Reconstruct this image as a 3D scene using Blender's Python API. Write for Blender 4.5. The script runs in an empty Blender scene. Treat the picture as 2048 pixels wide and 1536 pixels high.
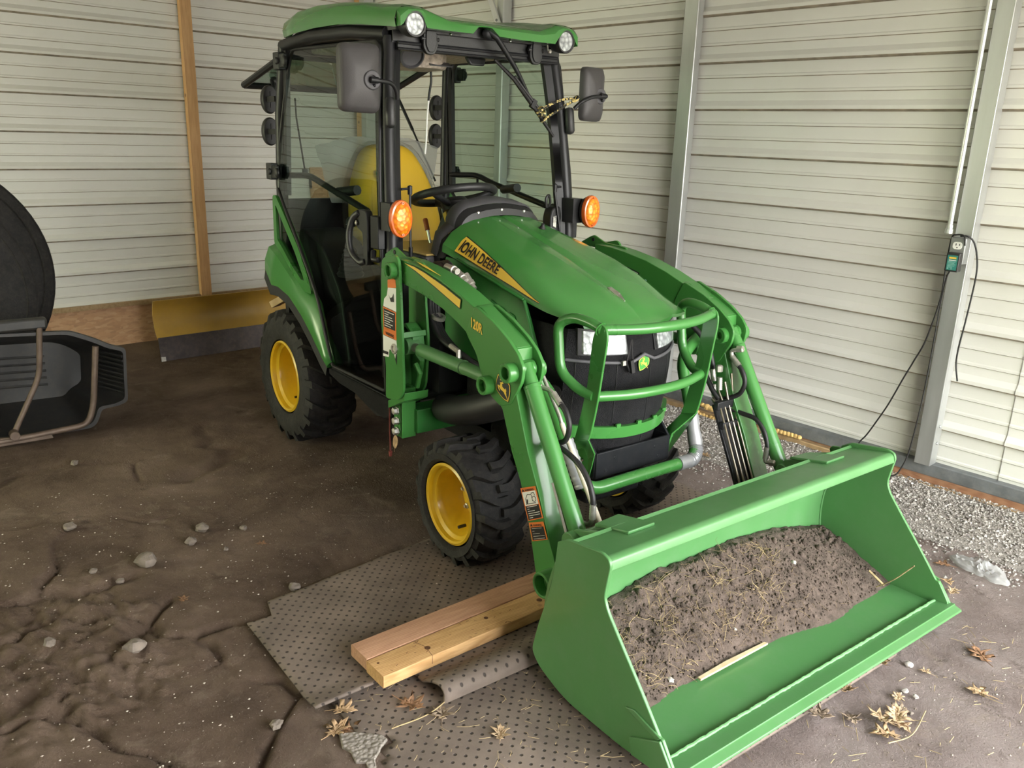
import bpy, bmesh, math, random
from mathutils import Vector, Matrix, noise
random.seed(11)
SC = bpy.context.scene
COL = SC.collection
PI = math.pi


def V(*a):
    return Vector(a)


def catmull(pts, sub, closed=False):
    P = [Vector(p) for p in pts]
    n = len(P)
    out = []
    rng = range(n) if closed else range(n - 1)
    for i in rng:
        p1, p2 = P[i], P[(i + 1) % n]
        p0 = P[(i - 1) % n] if (closed or i > 0) else p1 * 2 - p2
        p3 = P[(i + 2) % n] if (closed or i + 2 < n) else p2 * 2 - p1
        for k in range(sub):
            t = k / sub
            out.append(0.5 * ((2 * p1) + (p2 - p0) * t + (2 * p0 - 5 * p1 + 4 * p2 - p3) * t * t
                              + (3 * p1 - p0 - 3 * p2 + p3) * t ** 3))
    if not closed:
        out.append(P[-1])
    return out


def fillet(pts, r, seg=5):
    """round the inner corners of an open polyline"""
    P = [Vector(p) for p in pts]
    out = [P[0]]
    for i in range(1, len(P) - 1):
        a, b, c = P[i - 1], P[i], P[i + 1]
        d1, d2 = (a - b), (c - b)
        rr = min(r, d1.length * .48, d2.length * .48)
        p, q = b + d1.normalized() * rr, b + d2.normalized() * rr
        for k in range(seg + 1):
            t = k / seg
            out.append(p * (1 - t) ** 2 + b * 2 * t * (1 - t) + q * t * t)
    out.append(P[-1])
    return out


def round_poly(pts, r, seg=4):
    """round the corners of a closed 2D outline (r: one radius or a list)"""
    n = len(pts)
    out = []
    for i in range(n):
        a, b, c = (Vector((*pts[(i + k) % n], 0)) for k in (-1, 0, 1))
        ri = r[i] if isinstance(r, (list, tuple)) else r
        d1, d2 = a - b, c - b
        rr = min(ri, d1.length * .45, d2.length * .45)
        if rr < 1e-5:
            out.append((b.x, b.y))
            continue
        p, q = b + d1.normalized() * rr, b + d2.normalized() * rr
        for k in range(seg + 1):
            t = k / seg
            w = p * (1 - t) ** 2 + b * 2 * t * (1 - t) + q * t * t
            out.append((w.x, w.y))
    return out


class MB:
    """collects shapes; build() links them as ONE mesh object"""

    def __init__(self):
        self.v, self.f, self.m, self.k = [], [], [], 0

    def add(self, vs, fs, k=None):
        o = len(self.v)
        self.v += [tuple(p) for p in vs]
        for f in fs:
            self.f.append([i + o for i in f])
            self.m.append(self.k if k is None else k)
        return self

    def box(self, x0, x1, y0, y1, z0, z1):
        vs = [(x, y, z) for x in (x0, x1) for y in (y0, y1) for z in (z0, z1)]
        return self.add(vs, [(0, 1, 3, 2), (4, 6, 7, 5), (0, 4, 5, 1), (2, 3, 7, 6), (0, 2, 6, 4), (1, 5, 7, 3)])

    def obox(self, c, size, rot=None):
        rot = rot or Matrix.Identity(3)
        c = Vector(c)
        vs = [c + rot @ Vector((x * size[0] / 2, y * size[1] / 2, z * size[2] / 2))
              for x in (-1, 1) for y in (-1, 1) for z in (-1, 1)]
        return self.add(vs, [(0, 1, 3, 2), (4, 6, 7, 5), (0, 4, 5, 1), (2, 3, 7, 6), (0, 2, 6, 4), (1, 5, 7, 3)])

    def prism(self, pts, axis, a, b):
        n = len(pts)

        def p3(p, h):
            return (h, p[0], p[1]) if axis == 'x' else (p[0], h, p[1]) if axis == 'y' else (p[0], p[1], h)
        vs = [p3(p, a) for p in pts] + [p3(p, b) for p in pts]
        fs = [list(range(n)), list(range(2 * n - 1, n - 1, -1))]
        fs += [(i, (i + 1) % n, n + (i + 1) % n, n + i) for i in range(n)]
        return self.add(vs, fs)

    def ring(self, outer, inner, axis, a, b):
        """a plate with a hole: outer and inner outlines have the same number of points"""
        n = len(outer)

        def p3(p, h):
            return (h, p[0], p[1]) if axis == 'x' else (p[0], h, p[1]) if axis == 'y' else (p[0], p[1], h)
        vs = [p3(p, h) for h in (a, b) for L in (outer, inner) for p in L]
        fs = []
        for i in range(n):
            j = (i + 1) % n
            fs += [(i, j, n + j, n + i), (2 * n + i, 3 * n + i, 3 * n + j, 2 * n + j),
                   (i, 2 * n + i, 2 * n + j, j), (n + i, n + j, 3 * n + j, 3 * n + i)]
        return self.add(vs, fs)

    def slab(self, pts, off):
        off = Vector(off)
        P = [Vector(p) for p in pts]
        n = len(P)
        fs = [list(range(n)), list(range(2 * n - 1, n - 1, -1))]
        fs += [(i, (i + 1) % n, n + (i + 1) % n, n + i) for i in range(n)]
        return self.add(P + [p + off for p in P], fs)

    def poly(self, pts):
        return self.add(pts, [list(range(len(pts)))])

    def tube(self, pts, r, n=10, caps=True, closed=False, sq=None):
        P = [Vector(p) for p in pts]
        m = len(P)
        R = r if isinstance(r, (list, tuple)) else [r] * m
        T = []
        for i in range(m):
            if closed:
                t = P[(i + 1) % m] - P[i - 1]
            else:
                t = P[min(i + 1, m - 1)] - P[max(i - 1, 0)]
            T.append(t.normalized() if t.length > 1e-9 else Vector((0, 0, 1)))
        u = T[0].orthogonal().normalized()
        if abs(T[0].z) < .9:
            u = T[0].cross(Vector((0, 0, 1))).normalized()
        vs = []
        for i in range(m):
            if i:
                u = (u - T[i] * u.dot(T[i]))
                u = u.normalized() if u.length > 1e-6 else T[i].orthogonal().normalized()
            w = T[i].cross(u)
            for k in range(n):
                a = 2 * PI * k / n + (PI / n if sq else 0)
                vs.append(P[i] + (u * math.cos(a) + w * math.sin(a)) * R[i])
        fs = []
        for i in range(m if closed else m - 1):
            a, b = i * n, ((i + 1) % m) * n
            fs += [(a + k, a + (k + 1) % n, b + (k + 1) % n, b + k) for k in range(n)]
        if caps and not closed:
            fs += [list(range(n - 1, -1, -1)), list(range((m - 1) * n, m * n))]
        return self.add(vs, fs)

    def lathe(self, prof, o=(0, 0, 0), axis=(0, 0, 1), n=28, closed=False, ang=None):
        """profile of (radius, height) turned about axis; capped when radius 0"""
        ax = Vector(axis).normalized()
        u = ax.orthogonal().normalized()
        w = ax.cross(u)
        o = Vector(o)
        vs = []
        for r, h in prof:
            for k in range(n):
                a = 2 * PI * k / n
                vs.append(o + ax * h + (u * math.cos(a) + w * math.sin(a)) * max(r, 0.0))
        fs = []
        m = len(prof)
        for i in range(m if closed else m - 1):
            a, b = i * n, ((i + 1) % m) * n
            fs += [(a + k, a + (k + 1) % n, b + (k + 1) % n, b + k) for k in range(n)]
        return self.add(vs, fs)

    def cyl(self, a, b, r, n=18):
        a, b = Vector(a), Vector(b)
        return self.lathe([(0, 0), (r, 0), (r, (b - a).length), (0, (b - a).length)], a, b - a, n)

    def loft(self, rows, closed=False, caps=False):
        n = len(rows[0])
        vs = [p for r in rows for p in r]
        fs = []
        for i in range(len(rows) - 1):
            for k in range(n if closed else n - 1):
                j = (k + 1) % n
                fs.append((i * n + k, i * n + j, (i + 1) * n + j, (i + 1) * n + k))
        if caps:
            fs += [list(range(n - 1, -1, -1)), list(range((len(rows) - 1) * n, len(rows) * n))]
        return self.add(vs, fs)

    def ball(self, c, r, n=12, rot=None):
        c = Vector(c)
        r = (r, r, r) if isinstance(r, (int, float)) else r
        rows = []
        for i in range(n // 2 + 1):
            t = PI * i / (n // 2)
            row = []
            for k in range(n):
                p = Vector((math.sin(t) * math.cos(2 * PI * k / n) * r[0],
                            math.sin(t) * math.sin(2 * PI * k / n) * r[1], math.cos(t) * r[2]))
                row.append(c + (rot @ p if rot else p))
            rows.append(row)
        return self.loft(rows, closed=True)

    def text(self, s, o, ux, uy, size, lift=0.0, center=False, sx=1.0):
        """flat lettering: o lower-left corner, ux/uy unit directions"""
        vs, fs = text2d(s)
        o, ux, uy = Vector(o), Vector(ux).normalized(), Vector(uy).normalized()
        nn = ux.cross(uy)
        wmax = max(p[0] for p in vs) if vs else 0
        if center:
            o = o - ux * (wmax * size * sx / 2)
        return self.add([o + ux * (p[0] * size * sx) + uy * (p[1] * size) + nn * lift for p in vs], fs)

    def build(self, name, mats, parent=None, smooth=40, bevel=0, bseg=2, subsurf=0, thick=0, kind=None, label=None, weld=True):
        me = bpy.data.meshes.new(name)
        me.from_pydata(self.v, [], self.f)
        for m in (mats if isinstance(mats, (list, tuple)) else [mats]):
            me.materials.append(m)
        for p, k in zip(me.polygons, self.m):
            p.material_index = k
        bm = bmesh.new()
        bm.from_mesh(me)
        if weld:
            bmesh.ops.remove_doubles(bm, verts=bm.verts, dist=2e-6)
            bmesh.ops.dissolve_degenerate(bm, edges=bm.edges, dist=1e-6)
        bmesh.ops.recalc_face_normals(bm, faces=bm.faces)
        bm.to_mesh(me)
        bm.free()
        if smooth:
            for p in me.polygons:
                p.use_smooth = True
            me.set_sharp_from_angle(angle=math.radians(smooth))
        o = bpy.data.objects.new(name, me)
        COL.objects.link(o)
        if parent:
            o.parent = parent
        if thick:
            s = o.modifiers.new('thickness', 'SOLIDIFY')
            s.thickness = thick
            s.offset = 0
        if bevel:
            b = o.modifiers.new('bevel', 'BEVEL')
            b.width, b.segments, b.limit_method, b.angle_limit = bevel, bseg, 'ANGLE', math.radians(35)
        if subsurf:
            s = o.modifiers.new('subsurf', 'SUBSURF')
            s.levels = s.render_levels = subsurf
        if kind:
            o['kind'] = kind
        if label:
            o['label'] = label
        return o


_TXT = {}


def text2d(s):
    if s not in _TXT:
        cu = bpy.data.curves.new('lettering', 'FONT')
        cu.body = s
        cu.size = 1.0
        cu.resolution_u = 3
        cu.offset = .028
        ob = bpy.data.objects.new('lettering', cu)
        COL.objects.link(ob)
        dg = bpy.context.evaluated_depsgraph_get()
        me = ob.evaluated_get(dg).to_mesh()
        _TXT[s] = ([tuple(v.co[:2]) for v in me.vertices], [list(p.vertices) for p in me.polygons])
        bpy.data.objects.remove(ob)
        bpy.data.curves.remove(cu)
    return _TXT[s]


def tag(o, label, cat, group=None, kind=None):
    o['label'] = label
    o['category'] = cat
    if group:
        o['group'] = group
    if kind:
        o['kind'] = kind
    return o


def empty(name, loc=(0, 0, 0), parent=None):
    o = bpy.data.objects.new(name, None)
    o.empty_display_size = .1
    COL.objects.link(o)
    o.location = loc
    if parent:
        o.parent = parent
    return o


def copy_tree(o, parent=None):
    c = o.copy()
    COL.objects.link(c)
    if parent:
        c.parent = parent
    for ch in list(o.children):
        copy_tree(ch, c)
    return c


# ---------------------------------------------------------------- materials
def new_mat(name):
    m = bpy.data.materials.new(name)
    m.use_nodes = True
    nt = m.node_tree
    return m, nt, nt.nodes['Principled BSDF']


def pm(name, col, rough=.5, metal=0.0, var=.08, scale=6.0, bump=0.0, bscale=60.0, coat=0.0, dust=0.0,
       dustcol=(.22, .17, .12), spec=.5, rvar=.0, stretch=None):
    m, nt, b = new_mat(name)
    N, L = nt.nodes.new, nt.links.new
    tc = N('ShaderNodeTexCoord')
    vec = tc.outputs['Object']
    if stretch:
        mp = N('ShaderNodeMapping')
        mp.inputs['Scale'].default_value = stretch
        L(vec, mp.inputs['Vector'])
        vec = mp.outputs['Vector']
    ns = N('ShaderNodeTexNoise')
    ns.inputs['Scale'].default_value = scale
    ns.inputs['Detail'].default_value = 6
    L(vec, ns.inputs['Vector'])
    rp = N('ShaderNodeMapRange')
    rp.inputs['From Min'].default_value = .3
    rp.inputs['From Max'].default_value = .7
    L(ns.outputs['Fac'], rp.inputs['Value'])
    mx = N('ShaderNodeMix')
    mx.data_type = 'RGBA'
    mx.inputs[6].default_value = (*[c * (1 - var) for c in col], 1)
    mx.inputs[7].default_value = (*[min(1, c * (1 + var)) for c in col], 1)
    L(rp.outputs['Result'], mx.inputs[0])
    out = mx.outputs[2]
    if dust:
        n2 = N('ShaderNodeTexNoise')
        n2.inputs['Scale'].default_value = scale * 3.1
        n2.inputs['Detail'].default_value = 9
        n2.inputs['Roughness'].default_value = .7
        L(vec, n2.inputs['Vector'])
        r2 = N('ShaderNodeMapRange')
        r2.inputs['From Min'].default_value = .45
        r2.inputs['From Max'].default_value = .75
        r2.inputs['To Max'].default_value = dust
        L(n2.outputs['Fac'], r2.inputs['Value'])
        m2 = N('ShaderNodeMix')
        m2.data_type = 'RGBA'
        L(r2.outputs['Result'], m2.inputs[0])
        L(out, m2.inputs[6])
        m2.inputs[7].default_value = (*dustcol, 1)
        out = m2.outputs[2]
    L(out, b.inputs['Base Color'])
    b.inputs['Roughness'].default_value = rough
    if rvar:
        r3 = N('ShaderNodeMapRange')
        r3.inputs['To Min'].default_value = max(.02, rough - rvar)
        r3.inputs['To Max'].default_value = rough + rvar
        L(rp.outputs['Result'], r3.inputs['Value'])
        L(r3.outputs['Result'], b.inputs['Roughness'])
    b.inputs['Metallic'].default_value = metal
    b.inputs['Specular IOR Level'].default_value = spec
    b.inputs['Coat Weight'].default_value = coat
    b.inputs['Coat Roughness'].default_value = .08
    if bump:
        n3 = N('ShaderNodeTexNoise')
        n3.inputs['Scale'].default_value = bscale
        n3.inputs['Detail'].default_value = 5
        L(vec, n3.inputs['Vector'])
        bp = N('ShaderNodeBump')
        bp.inputs['Strength'].default_value = bump
        bp.inputs['Distance'].default_value = .01
        L(n3.outputs['Fac'], bp.inputs['Height'])
        L(bp.outputs['Normal'], b.inputs['Normal'])
    return m


def glass(name, tint, refl_rough=.02, ior=1.5, alpha=None):
    m, nt, b = new_mat(name)
    N, L = nt.nodes.new, nt.links.new
    nt.nodes.remove(b)
    out = nt.nodes['Material Output']
    tr = N('ShaderNodeBsdfTransparent')
    tr.inputs['Color'].default_value = (*tint, 1)
    gl = N('ShaderNodeBsdfGlossy')
    gl.inputs['Roughness'].default_value = refl_rough
    lw = N('ShaderNodeLayerWeight')
    pw = N('ShaderNodeMath')
    pw.operation = 'POWER'
    pw.inputs[1].default_value = 4.0
    L(lw.outputs['Facing'], pw.inputs[0])
    fr = N('ShaderNodeMapRange')
    f0 = ((ior - 1) / (ior + 1)) ** 2 * .8
    fr.inputs['To Min'].default_value = f0
    fr.inputs['To Max'].default_value = .85
    L(pw.outputs[0], fr.inputs['Value'])
    mx = N('ShaderNodeMixShader')
    L(fr.outputs['Result'], mx.inputs[0])
    L(tr.outputs[0], mx.inputs[1])
    L(gl.outputs[0], mx.inputs[2])
    last = mx.outputs[0]
    if alpha:
        df = N('ShaderNodeBsdfDiffuse')
        df.inputs['Color'].default_value = (*alpha[:3], 1)
        m2 = N('ShaderNodeMixShader')
        m2.inputs[0].default_value = alpha[3]
        L(last, m2.inputs[1])
        L(df.outputs[0], m2.inputs[2])
        last = m2.outputs[0]
    L(last, out.inputs['Surface'])
    return m


M = {}
M['green'] = pm('green_paint', (.052, .212, .045), .30, var=.06, scale=3, coat=.25, rvar=.05)
M['green_hood'] = pm('green_hood_paint', (.052, .215, .045), .22, var=.04, scale=2, coat=.5)
M['green_worn'] = pm('green_worn_paint', (.080, .225, .074), .40, var=.06, scale=4, coat=.1, rvar=.1, dust=.22,
                     dustcol=(.17, .27, .16))
M['green_dark'] = pm('green_frame_paint', (.025, .17, .03), .4, var=.1, scale=7, dust=.2, dustcol=(.10, .11, .07))
M['yellow'] = pm('yellow_wheel_paint', (.72, .46, .02), .32, var=.06, scale=6, coat=.2, dust=.18, dustcol=(.25, .14, .04))
M['black'] = pm('black_plastic', (.018, .018, .019), .45, var=.15, scale=12, bump=.08, bscale=300)
M['black_metal'] = pm('black_powder_coat', (.013, .013, .015), .42, var=.12, scale=8, rvar=.06, spec=.35)
M['grey_plastic'] = pm('dark_grey_plastic', (.075, .073, .08), .55, var=.07, scale=9, bump=.12, bscale=400)
M['mirror_plastic'] = pm('mirror_shell_plastic', (.062, .058, .06), .5, var=.08, scale=9, bump=.15, bscale=500)
M['rubber'] = pm('black_tyre_rubber', (.022, .021, .021), .72, var=.25, scale=14, dust=.45, dustcol=(.075, .065, .055),
                 bump=.25, bscale=120, spec=.3)
M['hose'] = pm('hose_rubber', (.016, .015, .016), .5, var=.2, scale=30, spec=.4)
M['mesh'] = pm('grille_mesh', (.013, .013, .015), .62, var=.3, scale=20, dust=.22, dustcol=(.06, .055, .05), bump=.8, bscale=420, spec=.2)
M['bracket'] = pm('flat_black_paint', (.009, .010, .012), .5, var=.2, scale=14, dust=.15, dustcol=(.06, .055, .05), spec=.2)
M['chrome'] = pm('plated_steel', (.75, .74, .72), .25, 1.0, var=.12, scale=40, rvar=.12)
M['zinc'] = pm('zinc_fitting', (.50, .48, .44), .45, .85, var=.2, scale=60, dust=.35, dustcol=(.35, .27, .17))
M['bolt'] = pm('dull_bolt_steel', (.42, .40, .37), .5, .8, var=.2, scale=50)
M['seat'] = pm('yellow_vinyl', (.80, .50, .035), .4, var=.06, scale=5, bump=.1, bscale=40)
M['tan'] = pm('tan_panel', (.55, .38, .12), .5, var=.08)
M['headliner'] = pm('headliner_felt', (.42, .36, .30), .95, var=.3, scale=60, bump=.4, bscale=200)
M['amber'] = None
M['white'] = pm('white_print', (.8, .8, .77), .5, var=.03)
M['orange'] = pm('orange_print', (.75, .19, .03), .45, var=.05)
M['ink'] = pm('black_print', (.012, .012, .013), .4, var=.05)
M['decal_y'] = pm('yellow_decal', (.80, .53, .06), .35, var=.05, coat=.2)
M['decal_g'] = pm('badge_green', (.03, .26, .03), .3, var=.05, coat=.4)
M['tape'] = pm('grey_duct_tape', (.33, .33, .34), .38, .35, var=.1, scale=14, bump=.3, bscale=26)
M['cream'] = pm('cream_sleeve', (.62, .55, .42), .5, var=.12, scale=25, dust=.3)
M['steel_line'] = pm('hard_line_steel', (.30, .26, .20), .35, .9, var=.15, scale=20)
M['pane'] = glass('tinted_pane', (.47, .585, .505), ior=1.5)
M['lens'] = glass('clear_lens', (.93, .95, .95), .12, 1.25, alpha=(.8, .82, .82, .06))
M['film'] = glass('clear_film', (.70, .69, .66), .35, 1.3, alpha=(.36, .36, .34, .52))


def lens_mat(name, a, b, scale):
    """moulded facets: bright cells with dark joints"""
    m, nt, bs = new_mat(name)
    N, L = nt.nodes.new, nt.links.new
    tc = N('ShaderNodeTexCoord')
    vo = N('ShaderNodeTexVoronoi')
    vo.inputs['Scale'].default_value = scale
    L(tc.outputs['Object'], vo.inputs['Vector'])
    cr = N('ShaderNodeValToRGB')
    cr.color_ramp.elements[0].color = (*a, 1)
    cr.color_ramp.elements[1].color = (*b, 1)
    cr.color_ramp.elements[1].position = .75
    L(vo.outputs['Distance'], cr.inputs['Fac'])
    L(cr.outputs['Color'], bs.inputs['Base Color'])
    bs.inputs['Roughness'].default_value = .32
    bs.inputs['Coat Weight'].default_value = .12
    bs.inputs['Metallic'].default_value = .25
    bp = N('ShaderNodeBump')
    bp.inputs['Strength'].default_value = .5
    bp.inputs['Distance'].default_value = .004
    L(vo.outputs['Distance'], bp.inputs['Height'])
    L(bp.outputs['Normal'], bs.inputs['Normal'])
    return m


M['reflector'] = lens_mat('lamp_reflector', (.78, .79, .80), (.20, .205, .215), 60)
M['amber'] = lens_mat('amber_lens', (1.0, .42, .02), (.85, .16, .01), 75)
M['amber_rim'] = pm('amber_rim', (.75, .14, .02), .2, var=.1, coat=.7)
# ================================================================ TRACTOR (x forward from the front axle, y to its left, z up)
TR = empty('tractor', (0, 0, 0))
tag(TR, 'green compact tractor with black cab, front loader and yellow wheels, parked in the shed', 'tractor')


def side(pts, s):
    return [(p[0], s * abs(p[1]) if s * p[1] > 0 or True else p[1], p[2]) for p in pts]


# ---------------------------------------------------------------- emblem outlines (unit box, x right, y up)
def _n(pts, x0, y0, x1, y1):
    return [((x - x0) / (x1 - x0), 1 - (y - y0) / (y1 - y0)) for x, y in pts]


SHIELD = _n([(840, 265), (920, 262), (1010, 275), (1120, 325), (1250, 440), (1355, 570), (1365, 800), (1340, 1010), (1280, 1275),
             (1150, 1255), (1050, 1205), (940, 1120), (840, 1020), (765, 930), (750, 700), (790, 450)], 750, 262, 1365, 1275)
DEER = _n([(925, 472), (962, 462), (938, 422), (972, 448), (992, 402), (1004, 446), (1040, 420), (1044, 462), (1072, 440), (1076, 482),
           (1056, 532), (1060, 562), (1100, 578), (1062, 594), (1036, 592), (1030, 660), (1042, 732), (1100, 772), (1160, 805),
           (1188, 846), (1172, 762), (1182, 746), (1208, 800), (1210, 872), (1196, 902), (1212, 960), (1216, 1040), (1250, 1110),
           (1278, 1178), (1264, 1204), (1232, 1120), (1190, 1060), (1145, 1000), (1110, 930), (1050, 896), (980, 862), (920, 792),
           (900, 766), (872, 760), (896, 832), (942, 928), (924, 932), (868, 832), (838, 710), (860, 702), (930, 730), (950, 680),
           (964, 602), (934, 560), (976, 560), (1034, 532), (1040, 502), (1000, 474)], 750, 262, 1365, 1275)


def emblem(name, o, ux, uy, w, h, parent, mats, label, flip=False):
    """mats: border, field, animal"""
    o, ux, uy = Vector(o), Vector(ux).normalized(), Vector(uy).normalized()
    nn = ux.cross(uy)
    b = MB()

    def put(pts, lift, k, sc=1.0):
        b.k = k
        P = []
        for x, y in pts:
            if flip:
                x = 1 - x
            x, y = .5 + (x - .5) * sc, .5 + (y - .5) * sc
            P.append(o + ux * ((x - .5) * w) + uy * ((y - .5) * h) + nn * lift)
        b.slab(P, nn * .0006)
    put(SHIELD, 0, 1, 1.06)
    put(SHIELD, .0005, 0, 1.0)
    put(SHIELD, .001, 1, .92)
    if flip:  # animal always leaps to the viewer's left
        D = [(1 - x, y) for x, y in DEER]
    else:
        D = DEER
    put(D, .0016, 2)
    return b.build(name, mats, parent, smooth=0, label=label, weld=False)


# ---------------------------------------------------------------- wheels
def make_wheel(name, c, R, ry, w, rim_r, dish, nl, s, lugh):
    """c wheel centre on the ground line; s=-1 right side (outside towards -y)"""
    root = empty(name, c, TR)
    hw = w / 2
    shoulder = R - lugh
    t = MB()
    prof = [(rim_r + .017, -hw * .80), (rim_r + .019, -hw * .88), (rim_r + (R - rim_r) * .30, -hw * .97), (rim_r + (R - rim_r) * .55, -hw),
            (R - lugh * 2.3, -hw * .96), (shoulder - .006, -hw * .86), (shoulder + .002, -hw * .5), (shoulder + .004, 0),
            (shoulder + .002, hw * .5), (shoulder - .006, hw * .86), (R - lugh * 2.3, hw * .96), (rim_r + (R - rim_r) * .55, hw),
            (rim_r + (R - rim_r) * .30, hw * .97), (rim_r + .019, hw * .88), (rim_r + .017, hw * .80)]
    t.lathe(prof, (0, 0, 0), (0, 1, 0), 64)

    def surf(u, th, up):
        # u across -1..1
        a = abs(u)
        r = shoulder + .003 if a < .55 else shoulder + .003 - (a - .55) ** 2 * .06
        if a > .9:
            r -= (a - .9) * .22
        r += up
        return Vector((math.cos(th) * r, u * hw * .985, math.sin(th) * r))
    for sd in (-1, 1):
        for i in range(nl):
            th0 = 2 * PI * (i + (.5 if sd > 0 else 0)) / nl
            pitch = 2 * PI / nl
            path = [(.97, .42), (.86, .36), (.62, .16), (.40, -.03), (.24, -.10), (.05, -.10), (-.14, -.08)]
            rows = []
            for j, (u, ph) in enumerate(path):
                wd = pitch * (.20 if j < 5 else .19)
                th = th0 + ph * pitch
                h = lugh * (.35 if j == 0 else 1)
                uu = sd * u
                k = .78
                rows.append([surf(uu, th - wd, -.008), surf(uu, th - wd * k, h), surf(uu, th + wd * k, h), surf(uu, th + wd, -.008)])
            t.loft(rows)
            for e in (rows[0], rows[-1]):
                t.poly(e)
    tyre = t.build('tyre', M['rubber'], root, smooth=32)
    r = MB()
    o = s  # outside direction along y
    rp = [(rim_r + .010, hw * .74), (rim_r + .012, hw * .86), (rim_r + .004, hw * .90), (rim_r - .002, hw * .84), (rim_r - .004, hw * .70), (rim_r - .016, hw * .62),
          (rim_r - .020, hw * .50), (rim_r - .026, hw * .40), (rim_r - .032, hw * dish + .02), (rim_r - .046, hw * dish), (rim_r * .55, hw * dish - .004),
          (rim_r * .50, hw * dish + .012), (rim_r * .28, hw * dish + .014), (0, hw * dish + .014)]
    r.lathe([(a, b * o) for a, b in rp], (0, 0, 0), (0, 1, 0), 64)
    r.lathe([(rim_r + .010, -hw * .86 * o), (rim_r - .002, -hw * .84 * o), (rim_r - .03, -hw * .5 * o), (rim_r - .034, hw * dish * o)], (0, 0, 0), (0, 1, 0), 48)
    rim = r.build('rim', M['yellow'], root, smooth=30, label='yellow painted steel rim')
    for i in range(5):
        a = 2 * PI * i / 5 + .3
        bm = MB()
        p = Vector((math.cos(a) * rim_r * .40, 0, math.sin(a) * rim_r * .40))
        y0 = (hw * dish + .012) * o
        bm.lathe([(0, 0), (.011, 0), (.011, .012), (.006, .014), (.006, .02), (0, .02)], p + V(0, y0, 0), (0, o, 0), 6)
        bm.build('wheel_bolt', M['bolt'], root, smooth=0)
    vb = MB()
    a = -.9
    p = Vector((math.cos(a) * (rim_r - .05), hw * .5 * o, math.sin(a) * (rim_r - .05)))
    vb.tube([p, p + V(0, .03 * o, 0)], .006, 8)
    vb.build('valve_stem', M['hose'], root)
    hb = MB()
    hb.lathe([(0, hw * dish * o), (rim_r * .3, hw * dish * o), (rim_r * .28, (hw * dish + .025) * o), (0, (hw * dish + .03) * o)], (0, 0, 0), (0, 1, 0), 24)
    hb.build('hub', M['yellow'], root)
    return root


for s in (-1, 1):
    make_wheel('front_wheel', (.0, s * .385, .229), .229, 0, .212, .138, -.30, 17, s, .019)
    make_wheel('rear_wheel', (-1.50, s * .345, .325), .325, 0, .27, .165, -.25, 19, s, .024)

# ---------------------------------------------------------------- chassis under the hood
b = MB()
b.box(-1.75, .34, -.13, .13, .27, .60)
b.box(-.35, .30, -.17, .17, .42, .88)
b.prism([(-1.75, .3), (-1.15, .3), (-.9, .42), (-.9, .62), (-1.75, .7)], 'y', -.24, .24)
b.cyl((-1.5, -.30, .325), (-1.5, .30, .325), .06, 16)
b.build('engine_and_gearbox', M['mesh'], TR, smooth=30, bevel=.012)
b = MB()
b.tube([(.0, -.34, .235), (.0, -.2, .25), (0, 0, .28), (0, .2, .25), (0, .34, .235)], .045, 12)
for s in (-1, 1):
    b.box(-.05, .05, s * .27 - .03, s * .27 + .03, .16, .36)
b.cyl((.08, -.27, .25), (.08, .27, .25), .012, 10)
b.build('front_axle', M['black_metal'], TR, bevel=.006)
for s in (-1, 1):
    b = MB()
    b.box(-.345, -.262, s * .130, s * .446, .408, .500)
    b.box(-.345, -.225, s * .085, s * .130, .36, .56)
    b.k = 1
    for dy, dz in ((.112, .505), (.100, .465), (.112, .425)):
        b.lathe([(0, 0), (.015, 0), (.015, .016), (.009, .018), (.009, .034), (0, .034)], (-.225, s * dy, dz), (1, 0, 0), 6)
    b.build('loader_subframe', [M['green_dark'], M['bolt']], TR, smooth=30, bevel=.004)

# ---------------------------------------------------------------- loader masts, arms and cylinders
ARM_TOP = [(-.30, 1.066), (-.21, 1.064), (-.132, 1.056), (-.004, 1.036), (.108, 1.007), (.16, .989), (.201, .975), (.286, .944), (.361, .910), (.401, .888)]
ARM_BOT = [(.455, .49), (.405, .574), (.354, .692), (.335, .708), (.295, .722), (.26, .746), (.231, .80), (.205, .838), (.171, .867), (.150, .892),
           (.102, .912), (.009, .942), (-.103, .965), (-.30, .99)]


def boss(b, x, z, y0, y1, r, ri, n=22):
    """a short thick ring along y"""
    s = 1 if y1 > y0 else -1
    h = abs(y1 - y0)
    b.lathe([(ri, 0), (r, 0), (r, h - .003), (r - .003, h), (ri + .003, h), (ri, h - .003), (ri * .96, h * .35), (0, h * .35)], (x, y0, z), (0, s, 0), n)


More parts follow.
